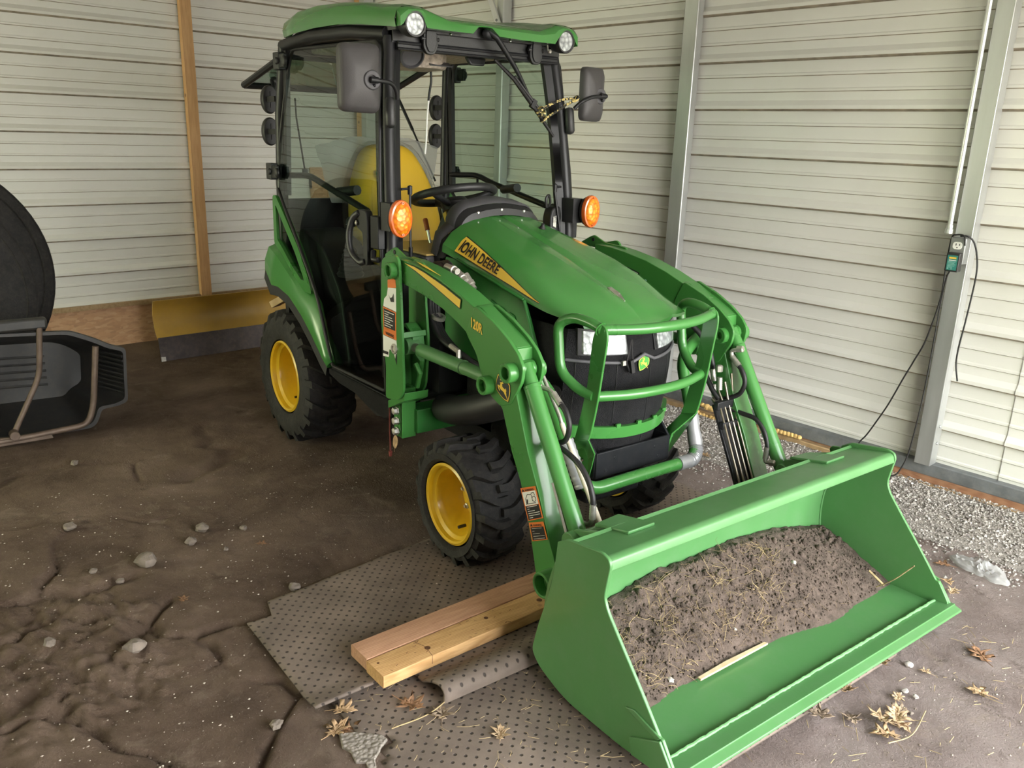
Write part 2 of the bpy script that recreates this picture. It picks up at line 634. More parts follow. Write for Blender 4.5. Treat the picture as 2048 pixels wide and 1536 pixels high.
def label_plate(name, corners, parent, kind):
    """a flat warning sticker; corners: top-left, top-right, bottom-right, bottom-left seen from outside"""
    tl, tr, br, bl = (Vector(c) for c in corners)
    ux, uy = (tr - tl), (tl - bl)
    nn = ux.cross(uy).normalized()

    def P(u, v, l):
        top, bot = tl.lerp(tr, u), bl.lerp(br, u)
        return bot.lerp(top, v) + nn * l
    b = MB()

    def q(u0, u1, v0, v1, k, l):
        b.k = k
        b.poly([P(u0, v0, l), P(u1, v0, l), P(u1, v1, l), P(u0, v1, l)])
    b.k = 0
    b.slab([P(0, 0, 0), P(1, 0, 0), P(1, 1, 0), P(0, 1, 0)], nn * .0006)
    e = .0012
    W, H = ux.length, uy.length
    if kind == 'tall':
        q(.06, .94, .45, .87, 1, e)
        q(.06, .94, .03, .44, 2, e)
        b.k = 2
        for a, c in (((.2, .5), (.2, .66)), ((.2, .66), (.36, .78)), ((.36, .78), (.62, .76)), ((.62, .76), (.62, .56)), ((.15, .5), (.8, .5)), ((.62, .8), (.8, .82)), ((.8, .82), (.84, .72))):
            b.tube([P(*a, e), P(*c, e)], .0011, 5)
        b.tube([P(.74 + .12 * math.cos(t * PI / 6), .62 + .08 * math.sin(t * PI / 6), e) for t in range(12)], .0011, 5, closed=True)
        b.tube([P(.24, .52, e), P(.28, .58, e), P(.3, .64, e)], .0028, 5)
        rows, y0, y1, hv = 6, .07, .40, .885
    else:
        q(.06, .94, .04, .74, 2, e)
        rows, y0, y1, hv = 5, .10, .66, .79
    b.k = 1
    for i in range(rows):
        v = y1 - (y1 - y0) * i / (rows - 1)
        u1 = (.82, .30, .62, .9, .88, .4)[i % 6]
        q(.16, u1, v, v + .018, 1, e * 1.6)
    b.k = 2
    th = H * (.085 if kind == 'tall' else .15)
    b.text('WARNING', P(.28, hv, 0), ux, uy, th, e, sx=.92 * (W * .64) / (th * 4.9))
    b.poly([P(.06, hv, e), P(.24, hv, e), P(.15, hv + .085 * (1 if kind == 'tall' else 1.9), e)])
    return b.build(name, [M['orange'], M['white'], M['ink']], parent, smooth=0, weld=False)


for s in (-1, 1):
    yo, yi = s * .517, s * .432          # outer and inner face of the arm
    # mast ------------------------------------------------------------
    b = MB()
    mo = [(-.362, 1.058), (-.262, 1.082), (-.238, 1.060), (-.229, .93), (-.219, .752), (-.214, .60), (-.245, .56), (-.345, .54), (-.340, .66), (-.372, .82), (-.372, .91)]
    b.prism(round_poly(mo, .02, 3), 'y', s * .523, s * .533)
    mi = [(-.36, 1.05), (-.27, 1.05), (-.248, .98), (-.245, .917), (-.224, .756), (-.244, .60), (-.287, .544), (-.36, .56), (-.36, .8)]
    b.prism(round_poly(mi, .02, 3), 'y', s * .414, s * .424)
    b.prism([(-.355, .56), (-.34, .56), (-.352, .80), (-.365, .80)], 'y', s * .424, s * .523)
    b.prism(round_poly([(-.345, .80), (-.30, .83), (-.25, .80), (-.235, .74), (-.245, .74), (-.26, .79), (-.30, .815), (-.345, .79)], .01), 'y', s * .428, s * .475)
    b.prism([(-.30, .78), (-.24, .81), (-.235, .79), (-.30, .765)], 'y', s * .424, s * .523)
    b.prism([(-.345, .53), (-.22, .59), (-.225, .56), (-.345, .50)], 'y', s * .424, s * .523)
    b.prism([(-.350, .60), (-.288, .58), (-.288, .395), (-.330, .39), (-.345, .42)], 'y', s * .486, s * .498)
    b.box(-.298, -.284, s * .440, s * .498, .392, .585)
    b.box(-.340, -.298, s * .440, s * .452, .392, .585)
    b.tube([(-.27, s * .43, .64), (-.24, s * .44, .70), (-.26, s * .45, .72)], .012, 8)
    b.tube([(-.24, s * .46, .60), (-.21, s * .465, .66), (-.235, s * .47, .69)], .010, 8)
    mast = b.build('loader_mast', M['green'], TR, smooth=30, bevel=.003)
    b = MB()
    boss(b, -.278, 1.026, s * .532, s * .556, .030, .018)
    b.build('pin_boss', M['green'], mast)
    b = MB()
    boss(b, -.273, .745, s * .532, s * .541, .019, .010)
    b.build('pin_boss', M['zinc'], mast, label='bare metal pin end')
    for dz in (.494, .454, .414):
        b = MB()
        b.lathe([(0, 0), (.016, 0), (.016, .004), (.013, .005), (.013, .018), (.0, .02)], (-.318, s * .50, dz), (0, s, 0), 6)
        b.build('mast_bolt', M['bolt'], mast, smooth=0)
    if s < 0:
        # partly torn warning sticker on the outer plate
        b = MB()
        y = -.5335

        def q2(pts, k, l):
            b.k = k
            b.slab([(x, y - l, z) for x, z in pts], (0, -.0005, 0))
        q2([(-.318, .985), (-.304, .998), (-.262, .995), (-.258, .968), (-.318, .958)], 0, 0)
        q2([(-.316, .960), (-.259, .966), (-.259, .880), (-.352, .885), (-.345, .915), (-.325, .93)], 1, 0)
        q2([(-.355, .887), (-.260, .882), (-.260, .806), (-.352, .806)], 0, 0)
        q2([(-.348, .880), (-.266, .876), (-.266, .812), (-.345, .812)], 2, .0008)
        q2([(-.352, .808), (-.26, .806), (-.258, .778), (-.356, .780)], 0, 0)
        q2([(-.356, .782), (-.258, .780), (-.257, .722), (-.268, .71), (-.285, .735), (-.31, .735), (-.316, .705), (-.358, .70)], 1, 0)
        q2([(-.357, .722), (-.318, .724), (-.318, .713), (-.357, .711)], 2, .0008)
        q2([(-.262, .728), (-.256, .73), (-.256, .69), (-.268, .706)], 2, .0008)
        q2([(-.310, .935), (-.302, .925), (-.285, .93), (-.275, .945), (-.272, .915), (-.295, .912)], 2, .0008)
        for i in range(7):
            z = .872 - i * .0085
            q2([(-.342, z), (-.342 + (.068, .03, .055, .062, .04, .06, .045)[i], z - .001), (-.342 + (.068, .03, .055, .062, .04, .06, .045)[i], z - .0035), (-.342, z - .0025)], 1, .0012)
        b.k = 2
        b.text('WARNING', (-.335, y - .001, .786), (1, 0, -.03), (0, 0, 1), .016, .0006, sx=.78)
        b.build('warning_label', [M['orange'], M['white'], M['ink']], mast, smooth=0, weld=False, label='torn orange and white warning sticker')
    # arm ---------------------------------------------------------------
    b = MB()
    core = ARM_TOP + [(.405, .80), (.43, .734), (.486, .593), (.547, .479), (.578, .408), (.605, .345), (.645, .275), (.655, .225), (.640, .185), (.61, .165), (.582, .185),
                      (.545, .225), (.524, .30), (.49, .41)] + ARM_BOT
    b.prism(core, 'y', s * .514, s * .435)
    tip = [(.20, .985), (.300, .952), (.375, .915), (.425, .880), (.452, .845), (.446, .80), (.425, .765), (.40, .72), (.345, .70), (.295, .72), (.26, .746), (.215, .83), (.16, .90)]
    b.prism(round_poly(tip, .012, 3), 'y', yo, s * .505)
    b.prism(round_poly(tip, .012, 3), 'y', s * .444, yi)
    b.prism([(.19, .982), (.215, .978), (.40, .892), (.385, .885)], 'y', s * .500, s * .45)
    arm = b.build('loader_arm', M['green'], TR, smooth=25, bevel=.0018)
    for x_, z_, a_, c_, r_, ri_ in ((.405, .822, .515, .550, .030, .019), (.405, .822, .434, .410, .030, .012), (.285, .753, .515, .546, .030, .019), (.285, .753, .434, .415, .028, .012),
                                    (.632, .238, .51, .565, .040, .031), (.632, .238, .44, .405, .038, .025)):
        b = MB()
        boss(b, x_, z_, s * a_, s * c_, r_, ri_)
        b.build('pin_boss', M['green'], arm)
    b = MB()   # lifting lug at the top
    lug = [(-.43, 1.060), (-.375, 1.088), (-.352, 1.096), (-.335, 1.090), (-.285, 1.072), (-.16, 1.066), (-.145, 1.045), (-.43, 1.045)]
    b.prism(round_poly(lug, .012, 3), 'y', s * .475, s * .483)
    b.k = 1
    b.cyl((-.355, s * .472, 1.077), (-.355, s * .486, 1.077), .008, 12)
    b.build('lifting_lug', [M['green'], M['ink']], arm, bevel=.002)
    if s < 0:
        y = yo - .0006
        b = MB()
        st = [(-.224, 1.058), (-.15, 1.042), (-.029, 1.008), (.119, .963), (.124, .989), (.03, 1.016), (-.09, 1.043), (-.16, 1.054)]
        b.k = 1
        b.slab([(x + (x - -.05) * .012, y, z + (-.004 if i in (1, 2, 3) else .003 if i > 3 else 0)) for i, (x, z) in enumerate(st)], (0, -.0005, 0))
        b.k = 0
        b.slab([(x, y - .0005, z) for x, z in st], (0, -.0006, 0))
        b.build('yellow_stripe', [M['decal_y'], M['ink']], arm, smooth=0, weld=False, label='yellow pinstripe decal')
        b = MB()
        b.k = 0
        b.text('120R', (.181, y - .0010, .917), (.076, 0, -.016), (0, 0, 1), .043, .0006, sx=.74)
        b.k = 1
        b.text('120R', (.1792, y - .0002, .9155), (.076, 0, -.016), (0, 0, 1), .044, .0002, sx=.74)
        b.build('model_lettering', [M['decal_y'], M['ink']], arm, smooth=0, weld=False, label='yellow 120R lettering')
        emblem('arm_emblem', (.360, yo - .0008, .762), (1, 0, .02), (-.03, 0, 1), .072, .074, arm, [M['decal_y'], M['ink'], M['decal_y']],
               'black shield with a yellow leaping deer')
        label_plate('warning_label', [(.461, y, .472), (.531, y, .505), (.574, y, .419), (.505, y, .381)], arm, 'tall')
        label_plate('warning_label', [(.508, y, .377), (.575, y, .408), (.599, y, .360), (.528, y, .324)], arm, 'short')
        b = MB()
        b.slab([(.38, .0, 0)] * 0 or [(-.19, s * .49, 1.0655), (-.13, s * .49, 1.0595), (-.02, s * .50, 1.042), (-.13, s * .503, 1.060)], (0, 0, .001))
        b.build('yellow_stripe', M['decal_y'], arm, smooth=0)
    else:
        b = MB()
        y = yi - .0008
        b.k = 0
        b.slab([(-.10, y, 1.000), (-.03, y, .985), (-.03, y, .940), (-.10, y, .953)], (0, -.0005, 0))
        b.k = 1
        for i in range(7):
            z = .993 - i * .0062
            b.slab([(-.092, y - .0006, z), (-.038, y - .0006, z - .011), (-.038, y - .0006, z - .0135), (-.092, y - .0006, z - .0025)], (0, -.0003, 0))
        b.build('data_plate', [M['ink'], M['white']], arm, smooth=0, label='black printed data plate', weld=False)
        b = MB()
        b.lathe([(0, 0), (.007, 0), (.007, .001), (0, .001)], (.005, y, .957), (0, -1, 0), 14)
        b.build('dot_sticker', pm('pale_blue_dot', (.35, .55, .62), .5), arm)
    # lift cylinder -------------------------------------------------------
    a, c = V(-.262, s * .475, .752), V(.285, s * .475, .753)
    a = V(-.262, s * .475, .752)
    d = (c - a)
    b = MB()
    b.cyl(a.lerp(c, .13), a.lerp(c, .62), .0235, 20)
    b.cyl(a.lerp(c, .62), a.lerp(c, .635), .0255, 20)
    b.cyl(a.lerp(c, .635), a.lerp(c, .93), .0225, 20)
    b.cyl((-.262, s * .45, .752), (-.262, s * .50, .752), .03, 18)
    cyl = b.build('lift_cylinder', M['green_worn'], TR, smooth=30, bevel=.002)
    b = MB()
    b.cyl(a.lerp(c, .06), a.lerp(c, .135), .016, 16)
    b.build('cylinder_gland', M['bolt'], cyl)
    b = MB()
    p = a.lerp(c, .52) + V(0, s * -.02, .018)
    b.tube([p, p + V(-.0, 0, .02), p + V(-.05, 0, .03)], .009, 8)
    b.build('hose_fitting', M['zinc'], cyl)
    # bucket cylinder -------------------------------------------------------
    a, c = V(.408, s * .475, .842), V(.735, s * .475, .318)
    b = MB()
    b.cyl(a.lerp(c, .0), a.lerp(c, .115), .0225, 20)
    b.cyl(a.lerp(c, .105), a.lerp(c, .125), .0265, 20)
    b.cyl(a.lerp(c, .12), a.lerp(c, .855), .0255, 22)
    b.cyl((.408, s * .448, .828), (.408, s * .502, .828), .026, 18)
    bc = b.build('bucket_cylinder', M['green'], TR, smooth=30, bevel=.002)
    b = MB()
    b.cyl(a.lerp(c, .85), a.lerp(c, 1.0), .013, 14)
    b.build('cylinder_rod', M['chrome'], bc)
    b = MB()
    b.tube([(.585, s * .496, .530), (.690, s * .496, .335)], .0055, 10)
    b.build('level_rod', M['bolt'], bc)

# ---------------------------------------------------------------- bent cross tube between the arms, wrapped in tape
cr = [(.30, -.43, .80), (.318, -.315, .735), (.383, -.302, .609), (.480, -.270, .405), (.490, -.100, .413), (.490, .100, .413), (.480, .270, .405), (.383, .302, .609), (.318, .315, .735), (.30, .43, .80)]
crf = fillet(cr, .07, 6)
b = MB()
b.tube(crf, .0215, 16)
ct = b.build('cross_tube', M['green'], TR)
for s in (-1, 1):
    seg = [p for p in crf if s * p.y > .18 and .40 < p.z < .60] if s > 0 else [V(.405, -.297, .565), V(.43, -.288, .51), V(.455, -.279, .455), V(.472, -.2735, .42)]
    if s > 0:
        seg = sorted(seg, key=lambda p: -p.z - p.y * .01)
        seg = [V(.41, .295, .552)] + [p for p in seg if p.z < .55] + [V(.488, .165, .411)]
        seg = fillet([(.41, .293, .552), (.480, .270, .405), (.488, .155, .411)], .07, 10)
    else:
        seg = catmull(seg, 8)
    b = MB()
    n = len(seg)
    P = catmull(seg, 4) if s > 0 else seg
    b.tube(P, [.0245 + .0016 * math.sin(i * 2.3) + random.uniform(-.0006, .0009) for i in range(len(P))], 20)
    b.build('tape_wrap', M['tape'], ct, label='grey tape wrapped round the tube', smooth=60)


# ---------------------------------------------------------------- hydraulic hoses and lines
def crimp(b, p, d, r=.0105, l=.045):
    d = Vector(d).normalized()
    p = Vector(p)
    prof = [(0, 0)]
    for i in range(6):
        prof += [(r, l * i / 6), (r * .9, l * (i + .5) / 6)]
    prof += [(r, l), (0, l)]
    b.lathe(prof, p, d, 12)


def hose(path, r, fits=(), sub=8, mat='hose', name='hydraulic_hose'):
    b = MB()
    P = catmull(path, sub)
    b.tube(P, r, 10)
    h = b.build(name, M[mat], TR, smooth=60)
    for kind, p, d in fits:
        f = MB()
        if kind == 'crimp':
            crimp(f, p, d)
        elif kind == 'nut':
            f.lathe([(0, 0), (.013, 0), (.013, .02), (.009, .024), (0, .024)], p, d, 6)
        elif kind == 'elbow':
            f.tube(fillet([Vector(q) for q in d], .02, 4), .0075, 10)
        f.build('hose_fitting', M['zinc'], h, smooth=35)
    return h


hose([(.522, -.43, .744), (.55, -.43, .725), (.568, -.43, .69), (.562, -.43, .65), (.54, -.43, .627), (.50, -.44, .615)], .0085,
     [('nut', (.425, -.445, .77), (1, 0, .2)), ('elbow', (0, 0, 0), [(.44, -.44, .774), (.478, -.43, .772), (.50, -.43, .755)]), ('crimp', (.49, -.43, .765), (.035, 0, -.025))])
hose([(.50, -.44, .612), (.535, -.44, .614), (.578, -.44, .608), (.635, -.44, .588), (.675, -.44, .552), (.695, -.44, .512), (.699, -.44, .485)], .0085,
     [('crimp', (.699, -.44, .492), (0, 0, -1)), ('elbow', (0, 0, 0), [(.70, -.44, .455), (.695, -.44, .428), (.66, -.44, .412)]), ('nut', (.665, -.44, .412), (-1, 0, -.1))])
b = MB()
pipe = catmull([(.283, -.40, .892), (.358, -.40, .845), (.414, -.40, .779), (.486, -.40, .691), (.512, -.40, .651), (.605, -.40, .531), (.695, -.40, .412)], 6)
k = int(len(pipe) * .62)
b.tube(pipe[:k + 1], .0065, 10)
pp = b.build('indicator_rod', M['zinc'], TR, smooth=60)
b = MB()
b.tube(pipe[k:], .0085, 12)
b.build('rod_sleeve', M['cream'], pp, smooth=60, label='cream plastic sleeve')
# left arm: cluster of fittings, hard lines and hoses
hose([(.478, .44, .728), (.50, .44, .712), (.515, .44, .685), (.516, .44, .655), (.498, .44, .622), (.46, .43, .598), (.432, .42, .590)], .0085,
     [('elbow', (0, 0, 0), [(.475, .45, .782), (.442, .44, .772), (.452, .44, .748)]), ('crimp', (.45, .44, .752), (.6, 0, -.45)), ('nut', (.462, .45, .780), (1, .3, .2))])
hose([(.470, .44, .558), (.516, .445, .554), (.575, .45, .548), (.615, .45, .515), (.636, .45, .465), (.635, .45, .44)], .0085,
     [('crimp', (.432, .43, .566), (.9, 0, -.1)), ('crimp', (.636, .45, .462), (-.05, 0, -1)), ('elbow', (0, 0, 0), [(.634, .45, .42), (.636, .45, .404), (.67, .45, .412)]), ('nut', (.655, .45, .409), (1, 0, .2))])
hose([(.30, .36, .86), (.345, .38, .82), (.38, .395, .77), (.398, .40, .72), (.404, .40, .69)], .0095,
     [('crimp', (.402, .40, .70), (.012, 0, -.05)), ('crimp', (.412, .40, .645), (.01, 0, -.05)), ('nut', (.428, .40, .60), (.2, 0, -1))])
hose([(.375, .39, .68), (.40, .385, .655), (.425, .385, .625), (.45, .39, .60)], .0095, [('crimp', (.445, .39, .68), (.005, 0, -.05)), ('nut', (.44, .39, .70), (-.1, 0, 1))])
b = MB()
for i in range(4):
    y = .368 + i * .024
    b.tube([(.438 + .006 * i, y, .60 + .03 * i), (.48, y, .575), (.60, y - .012, .347), (.635, y - .014, .275)], .0042, 8)
hl = b.build('hard_line', M['steel_line'], TR, smooth=60, label='four parallel steel lines on the left arm')
b = MB()
b.slab([(.455, .36, .585), (.455, .445, .585), (.615, .435, .30), (.615, .345, .30)], (-.012, 0, -.004))
b.box(.462, .482, .35, .46, .570, .60)
b.box(.49, .51, .355, .445, .505, .53)
b.build('line_clamp', M['black_metal'], hl, bevel=.003)
# bundled hoses beside the engine on the right side
for i in range(5):
    d = i * .014
    hose([(-.29, -.29 - d * .3, 1.0), (-.25, -.335 - d * .8, 1.04), (-.19, -.365 - d * .5, 1.055 - d * .2), (-.13, -.385 - d * .5, 1.045 - d * .4), (-.09, -.38, 1.0 - d)], .0095, sub=6, name='coupler_hose')
for i in range(3):
    b = MB()
    p = V(-.135 + i * .026, -.405 + i * .022, 1.050 - i * .012)
    b.lathe([(0, 0), (.013, 0), (.013, .03), (.015, .031), (.015, .045), (.011, .047), (.011, .064), (0, .064)], p, (.85, .05, -.10 - .30 * i), 14)
    b.build('quick_coupler', M['zinc'], TR, smooth=35)
for i in range(4):
    d = i * .013
    hose([(-.30, -.33 - d, .95), (-.275 + d * .3, -.35 - d, .86), (-.22 + d, -.36 - d, .79), (-.08 + d, -.36 - d * .7, .735 + d * .4), (.06, -.34 - d * .5, .71), (.16, -.30, .70)], .011, sub=6, name='loom_hose')
b = MB()
b.lathe([(.018, 0), (.028, 0), (.028, .012), (.018, .012)], (-.245, -.37, .845), (.3, .1, .9), 14, closed=True)
b.build('hose_clamp', M['zinc'], TR)
b = MB()   # dark fabric covered hoses lying on the beam
b.tube(catmull([(-.24, -.34, .50), (-.1, -.36, .53), (.05, -.36, .585), (.2, -.33, .66), (.25, -.28, .72)], 6), .055, 12)
b.build('hose_sheath', M['hose'], TR, smooth=60)

# ---------------------------------------------------------------- bucket
b = MB()
th = .010
back = [(.842, .487), (.800, .42), (.772, .34), (.760, .27), (.758, .21), (.764, .155), (.785, .105), (.82, .075), (.87, .060), (.95, .055), (1.22, .058)]
rows = []
bi = catmull([(x, 0, z) for x, z in back], 4)
inner = [(p.x, p.z) for p in bi]
outer = []
for i, p in enumerate(bi):
    t = (bi[min(i + 1, len(bi) - 1)] - bi[max(i - 1, 0)]).normalized()
    nrm = V(-t.z, 0, t.x)
    q = p - nrm * th
    outer.append((q.x, q.z))
b.prism(inner + outer[::-1], 'y', -.648, .648)
# top beam: slanted top, front lip and hollow box
b.prism(round_poly([(.800, .452), (.842, .487), (.975, .512), (.990, .506), (.996, .482), (.988, .476), (.975, .492), (.85, .470), (.83, .42)], [.0, .004, .012, .006, .003, .0, .0, .0, .0]), 'y', -.648, .648)
bk = b.build('bucket', M['green_worn'], TR, smooth=30, label='green loader bucket')
plate = [(.800, .479), (.836, .502), (.888, .509), (.966, .521), (.990, .513), (.998, .496), (.990, .45), (.983, .405), (.998, .373), (1.06, .30), (1.126, .225), (1.198, .137), (1.207, .137), (1.25, .075), (1.235, .050),
         (1.081, .030), (.887, .032), (.83, .042), (.747, .072), (.712, .105), (.735, .2), (.766, .289), (.79, .38)]
for s in (-1, 1):
    b = MB()
    rr = [.0, .01, .03, .02, .02, .02, .05, .05, .04, .05, .05, .006, .006, .01, .02, .03, .05, .05, .06, .06, .08, .08, .05]
    b.prism(round_poly(plate, rr, 4), 'y', s * .646, s * .656)
    sp = b.build('bucket_side_plate', M['green_worn'], bk, smooth=20, bevel=.002)
    b = MB()   # wear bar welded at the lower front corner
    b.prism([(1.11, .085), (1.205, .135), (1.25, .075), (1.235, .05), (1.12, .04)], 'y', s * .656, s * .664)
    b.prism([(1.085, .155), (1.115, .165), (1.205, .142), (1.195, .130)], 'y', s * .655, s * .661)
    b.build('wear_plate', M['green_worn'], bk, smooth=20, bevel=.002)
    b = MB()   # weld along back sheet
    b.tube([(x + .002, s * .644, z + .003) for x, z in inner[4:26]], .004, 6)
    b.build('weld_bead', M['green_worn'], bk)
    # hanger bracket behind the bucket: cover plate, pin and boss
    b = MB()
    b.prism([(.70, .40), (.735, .455), (.83, .488), (.84, .478), (.76, .30), (.70, .22), (.665, .22), (.66, .26)], 'y', s * .412, s * .424)
    b.prism([(.70, .40), (.735, .455), (.83, .488), (.84, .478), (.76, .30), (.70, .22), (.665, .22), (.66, .26)], 'y', s * .528, s * .540)
    b.slab([(.762, s * .40, .468), (.772, s * .50, .468), (.90, s * .50, .497), (.90, s * .40, .497)], (0, 0, .010))
    b.cyl((.735, s * .40, .420), (.735, s * .54, .420), .021, 16)
    b.cyl((.735, s * .535, .420), (.735, s * .560, .420), .03, 16)
    b.build('hanger_bracket', M['green_worn'], bk, smooth=30, bevel=.003)
b = MB()   # hook ear at the left top corner
b.prism(round_poly([(.80, .474), (.765, .468), (.755, .455), (.765, .438), (.80, .444)], .012), 'y', .646, .656)
b.build('hook_ear', M['green_worn'], bk, bevel=.002)
b = MB()
b.slab([(1.205, -.662, .058), (1.205, .668, .058), (1.262, .668, .066), (1.262, -.662, .066)], (0, 0, .010))
b.slab([(1.2618, -.662, .066), (1.2618, .668, .066), (1.286, .668, .0585), (1.286, -.662, .0585)], (-.002, 0, .006))
ce = b.build('cutting_edge', M['green_worn'], bk, smooth=15, bevel=.0015)
b = MB()
P = [(1.207 + random.uniform(-.0012, .0012), y / 100, .0705 + random.uniform(-.0008, .0008)) for y in range(-63, 65, 1)]
b.tube(P, [.0045 + random.uniform(-.001, .0012) for _ in P], 7)
b.build('weld_bead', pm('pale_green_weld', (.16, .36, .15), .45, var=.15, scale=60), bk)
# ================================================================ hood, grille, guard
# section: x, (bottom y,z), (shoulder y,z), centre z ; nose sections bow forward in the middle
HS = [(-.375, .272, 1.065, .155, 1.175, 1.190), (-.25, .274, 1.045, .178, 1.140, 1.157), (-.10, .275, 1.013, .200, 1.104, 1.116), (.05, .274, .984, .214, 1.064, 1.074),
      (.16, .270, .960, .222, 1.026, 1.038), (.24, .263, .945, .217, .992, 1.007), (.30, .255, .938, .205, .966, .982), (.345, .246, .934, .192, .948, .958),
      (.375, .238, .931, .178, .934, .933), (.388, .234, .926, .170, .924, .912), (.390, .232, .918, .168, .914, .897)]


def hood_row(x, by, bz, sy, sz, cz):
    half = [(by, bz), (by - .004, bz + (sz - bz) * .25), (by - (by - sy) * .35, bz + (sz - bz) * .62), (sy + (by - sy) * .18, bz + (sz - bz) * .92), (sy - .015, sz + .004),
            (sy * .78, sz + (cz - sz) * .45), (sy * .45, sz + (cz - sz) * .82), (.05, sz + (cz - sz) * .97), (.010, cz - .0005), (.004, cz - .003)]
    bow = max(0.0, (x - .16) / .23)
    row = [V(x + .03 * bow * (1 - (y / .24) ** 2) - .0 * bow, -y, z) for y, z in half] + [V(x + .03 * bow * (1 - (y / .24) ** 2), y, z) for y, z in half[::-1]]
    return row


b = MB()
rows = [hood_row(*h) for h in HS]
b.loft(rows)
lip = [p + V(-.018, 0, -.004) for p in rows[-1]]
b.loft([rows[-1], lip])
hood = b.build('hood', M['green_hood'], TR, smooth=28)
b = MB()
b.slab([(.250, -.010, 1.003), (.250, .010, 1.003), (.290, .013, .988), (.330, .001, .969), (.330, -.001, .969), (.290, -.013, .988)], (.002, 0, .006))
b.build('hood_ornament', M['chrome'], hood, bevel=.002)
b = MB()
b.lathe([(0, 0), (.014, 0), (.012, .004), (.007, .012), (.007, .018), (0, .022)], (-.235, .095, 1.150), (.2, 0, 1), 14)
b.build('hood_bumper_knob', M['hose'], hood)


def hood_side(x, f, s, lift=.0):
    """point on the hood's side between its bottom edge (f=0) and shoulder (f=1)"""
    for i in range(len(HS) - 1):
        if HS[i][0] <= x <= HS[i + 1][0]:
            t = (x - HS[i][0]) / (HS[i + 1][0] - HS[i][0])
            a = [p + (q - p) * t for p, q in zip(HS[i], HS[i + 1])]
            r = hood_row(*a)
            L = r[:5]
            g = f * 4
            k = min(3, int(g))
            p = L[k].lerp(L[k + 1], g - k)
            d = (L[k + 1] - L[k]).normalized()
            n = V(0, -d.z, d.y) if -d.z < 0 else V(0, d.z, -d.y)
            return V(p.x, p.y * -s, p.z) + V(0, n.y * -s, n.z) * lift
    return V(0, 0, 0)


for s in (-1, 1):
    b = MB()
    xs = [-.290 + .0246 * i for i in range(21)]

    def band(f0, f1, lift, k):
        b.k = k
        b.loft([[hood_side(x, f0(x) + (f1(x) - f0(x)) * j / 8, s, lift) for x in xs] for j in range(9)])
    lof = lambda x: .25 + .02 * max(0, (x + .29) / .49)
    hif = lambda x: max(lof(x) + .015, .60 - .325 * max(0, (x + .29) / .49) ** 1.9)
    band(lambda x: lof(x) - .025, lambda x: hif(x) + .02, .0012, 1)
    band(lof, hif, .0020, 0)
    # lettering follows the hood side
    vs, fs = text2d('JOHN DEERE')
    wm = max(p[0] for p in vs)
    b.k = 1
    P = []
    for px, py in vs:
        u = px / wm
        if s > 0:
            u = 1 - u
        x = -.275 + .250 * u
        base, top = lof(x) + .045, lof(x) + .285 - .035 * (x + .275) / .25
        P.append(hood_side(x, base + (top - base) * max(0, min(1.05, py / .70)), s, .0048))
    b.add(P, fs)
    b.build('name_decal', [M['decal_y'], M['ink']], hood, smooth=30, weld=False, label='yellow decal with JOHN DEERE in black')
# black rubber seal line and grey cowl behind the hood


def arch(x, w, zt, zb, r, drop=0):
    wt = w * .72
    pts = [(-w, zb), (-w * .93, zb + (zt - zb) * .35)]
    n = 10
    r = r * .72
    cx, cz = wt - r, zt - r * .9
    for i in range(n + 1):
        a = PI - (PI / 2) * i / n
        pts.append((-cx + math.cos(a) * r, cz + math.sin(a) * r * .9))
    for i in range(1, 6):
        y = -cx + 2 * cx * i / 6
        pts.append((y, zt + .012 * (1 - (y / cx) ** 2)))
    for i in range(n + 1):
        a = PI / 2 - (PI / 2) * i / n
        pts.append((cx + math.cos(a) * r, cz + math.sin(a) * r * .9))
    pts += [(w * .93, zb + (zt - zb) * .35), (w, zb)]
    mid = zb + (zt - zb) * .5
    return [V(x - (.06 * max(0, (mid + .06 - z)) if drop else 0), y, z) for y, z in pts]


b = MB()
b.loft([arch(-.366, .262, 1.180, 1.045, .10), arch(-.372, .270, 1.205, 1.040, .12), arch(-.405, .274, 1.222, 1.040, .12)])
cow = b.build('dash_cowl', M['black'], TR, smooth=35)
b = MB()
b.loft([arch(-.403, .275, 1.223, 1.045, .12), arch(-.412, .278, 1.232, 1.045, .125), arch(-.47, .262, 1.246, 1.05, .13), arch(-.53, .22, 1.232, 1.06, .12)])
b.build('cowl_cover', M['grey_plastic'], cow, smooth=40, label='dark grey cowl cover')
for y in (-.11, .0, .11):
    b = MB()
    b.ball((-.372, y, 1.212 - abs(y) * .08), (.005, .008, .006), 8)
    b.build('cowl_screw', M['chrome'], cow)
b = MB()
b.box(-.50, -.40, -.265, .265, .50, 1.04)
b.box(-.505, -.495, -.41, .41, .50, 1.035)
b.build('firewall', M['black'], TR)
# green side panels with louvres
for s in (-1, 1):
    b = MB()
    pl = [(-.35, 1.05), (-.27, 1.048), (.135, .968), (.165, .91), (.225, .79), (.24, .70), (.02, .68), (-.35, .72)]
    b.prism(round_poly(pl, .012), 'y', s * .262, s * .272)
    b.tube([(-.27, s * .273, 1.050), (.133, s * .273, .969)], .006, 8)
    b.tube([(.135, s * .273, .968), (.165, s * .273, .905), (.24, s * .273, .72)], .007, 8)
    sp = b.build('side_panel', M['green_dark'], TR, smooth=25, bevel=.003)
    for i in range(3):
        b = MB()
        x = -.05 + i * .055
        b.slab([(x, s * .273, .94 - i * .012), (x + .03, s * .273, .93 - i * .012), (x + .075, s * .273, .80), (x + .055, s * .273, .79)], (0, s * .006, 0))
        b.build('louvre', M['green_dark'], sp, bevel=.003)
# grille: front black mesh fascia bowed forward in plan


def bow(y, xc, xs, w):
    t = min(1, abs(y) / w)
    return xc - (xc - xs) * (t ** 2.2)


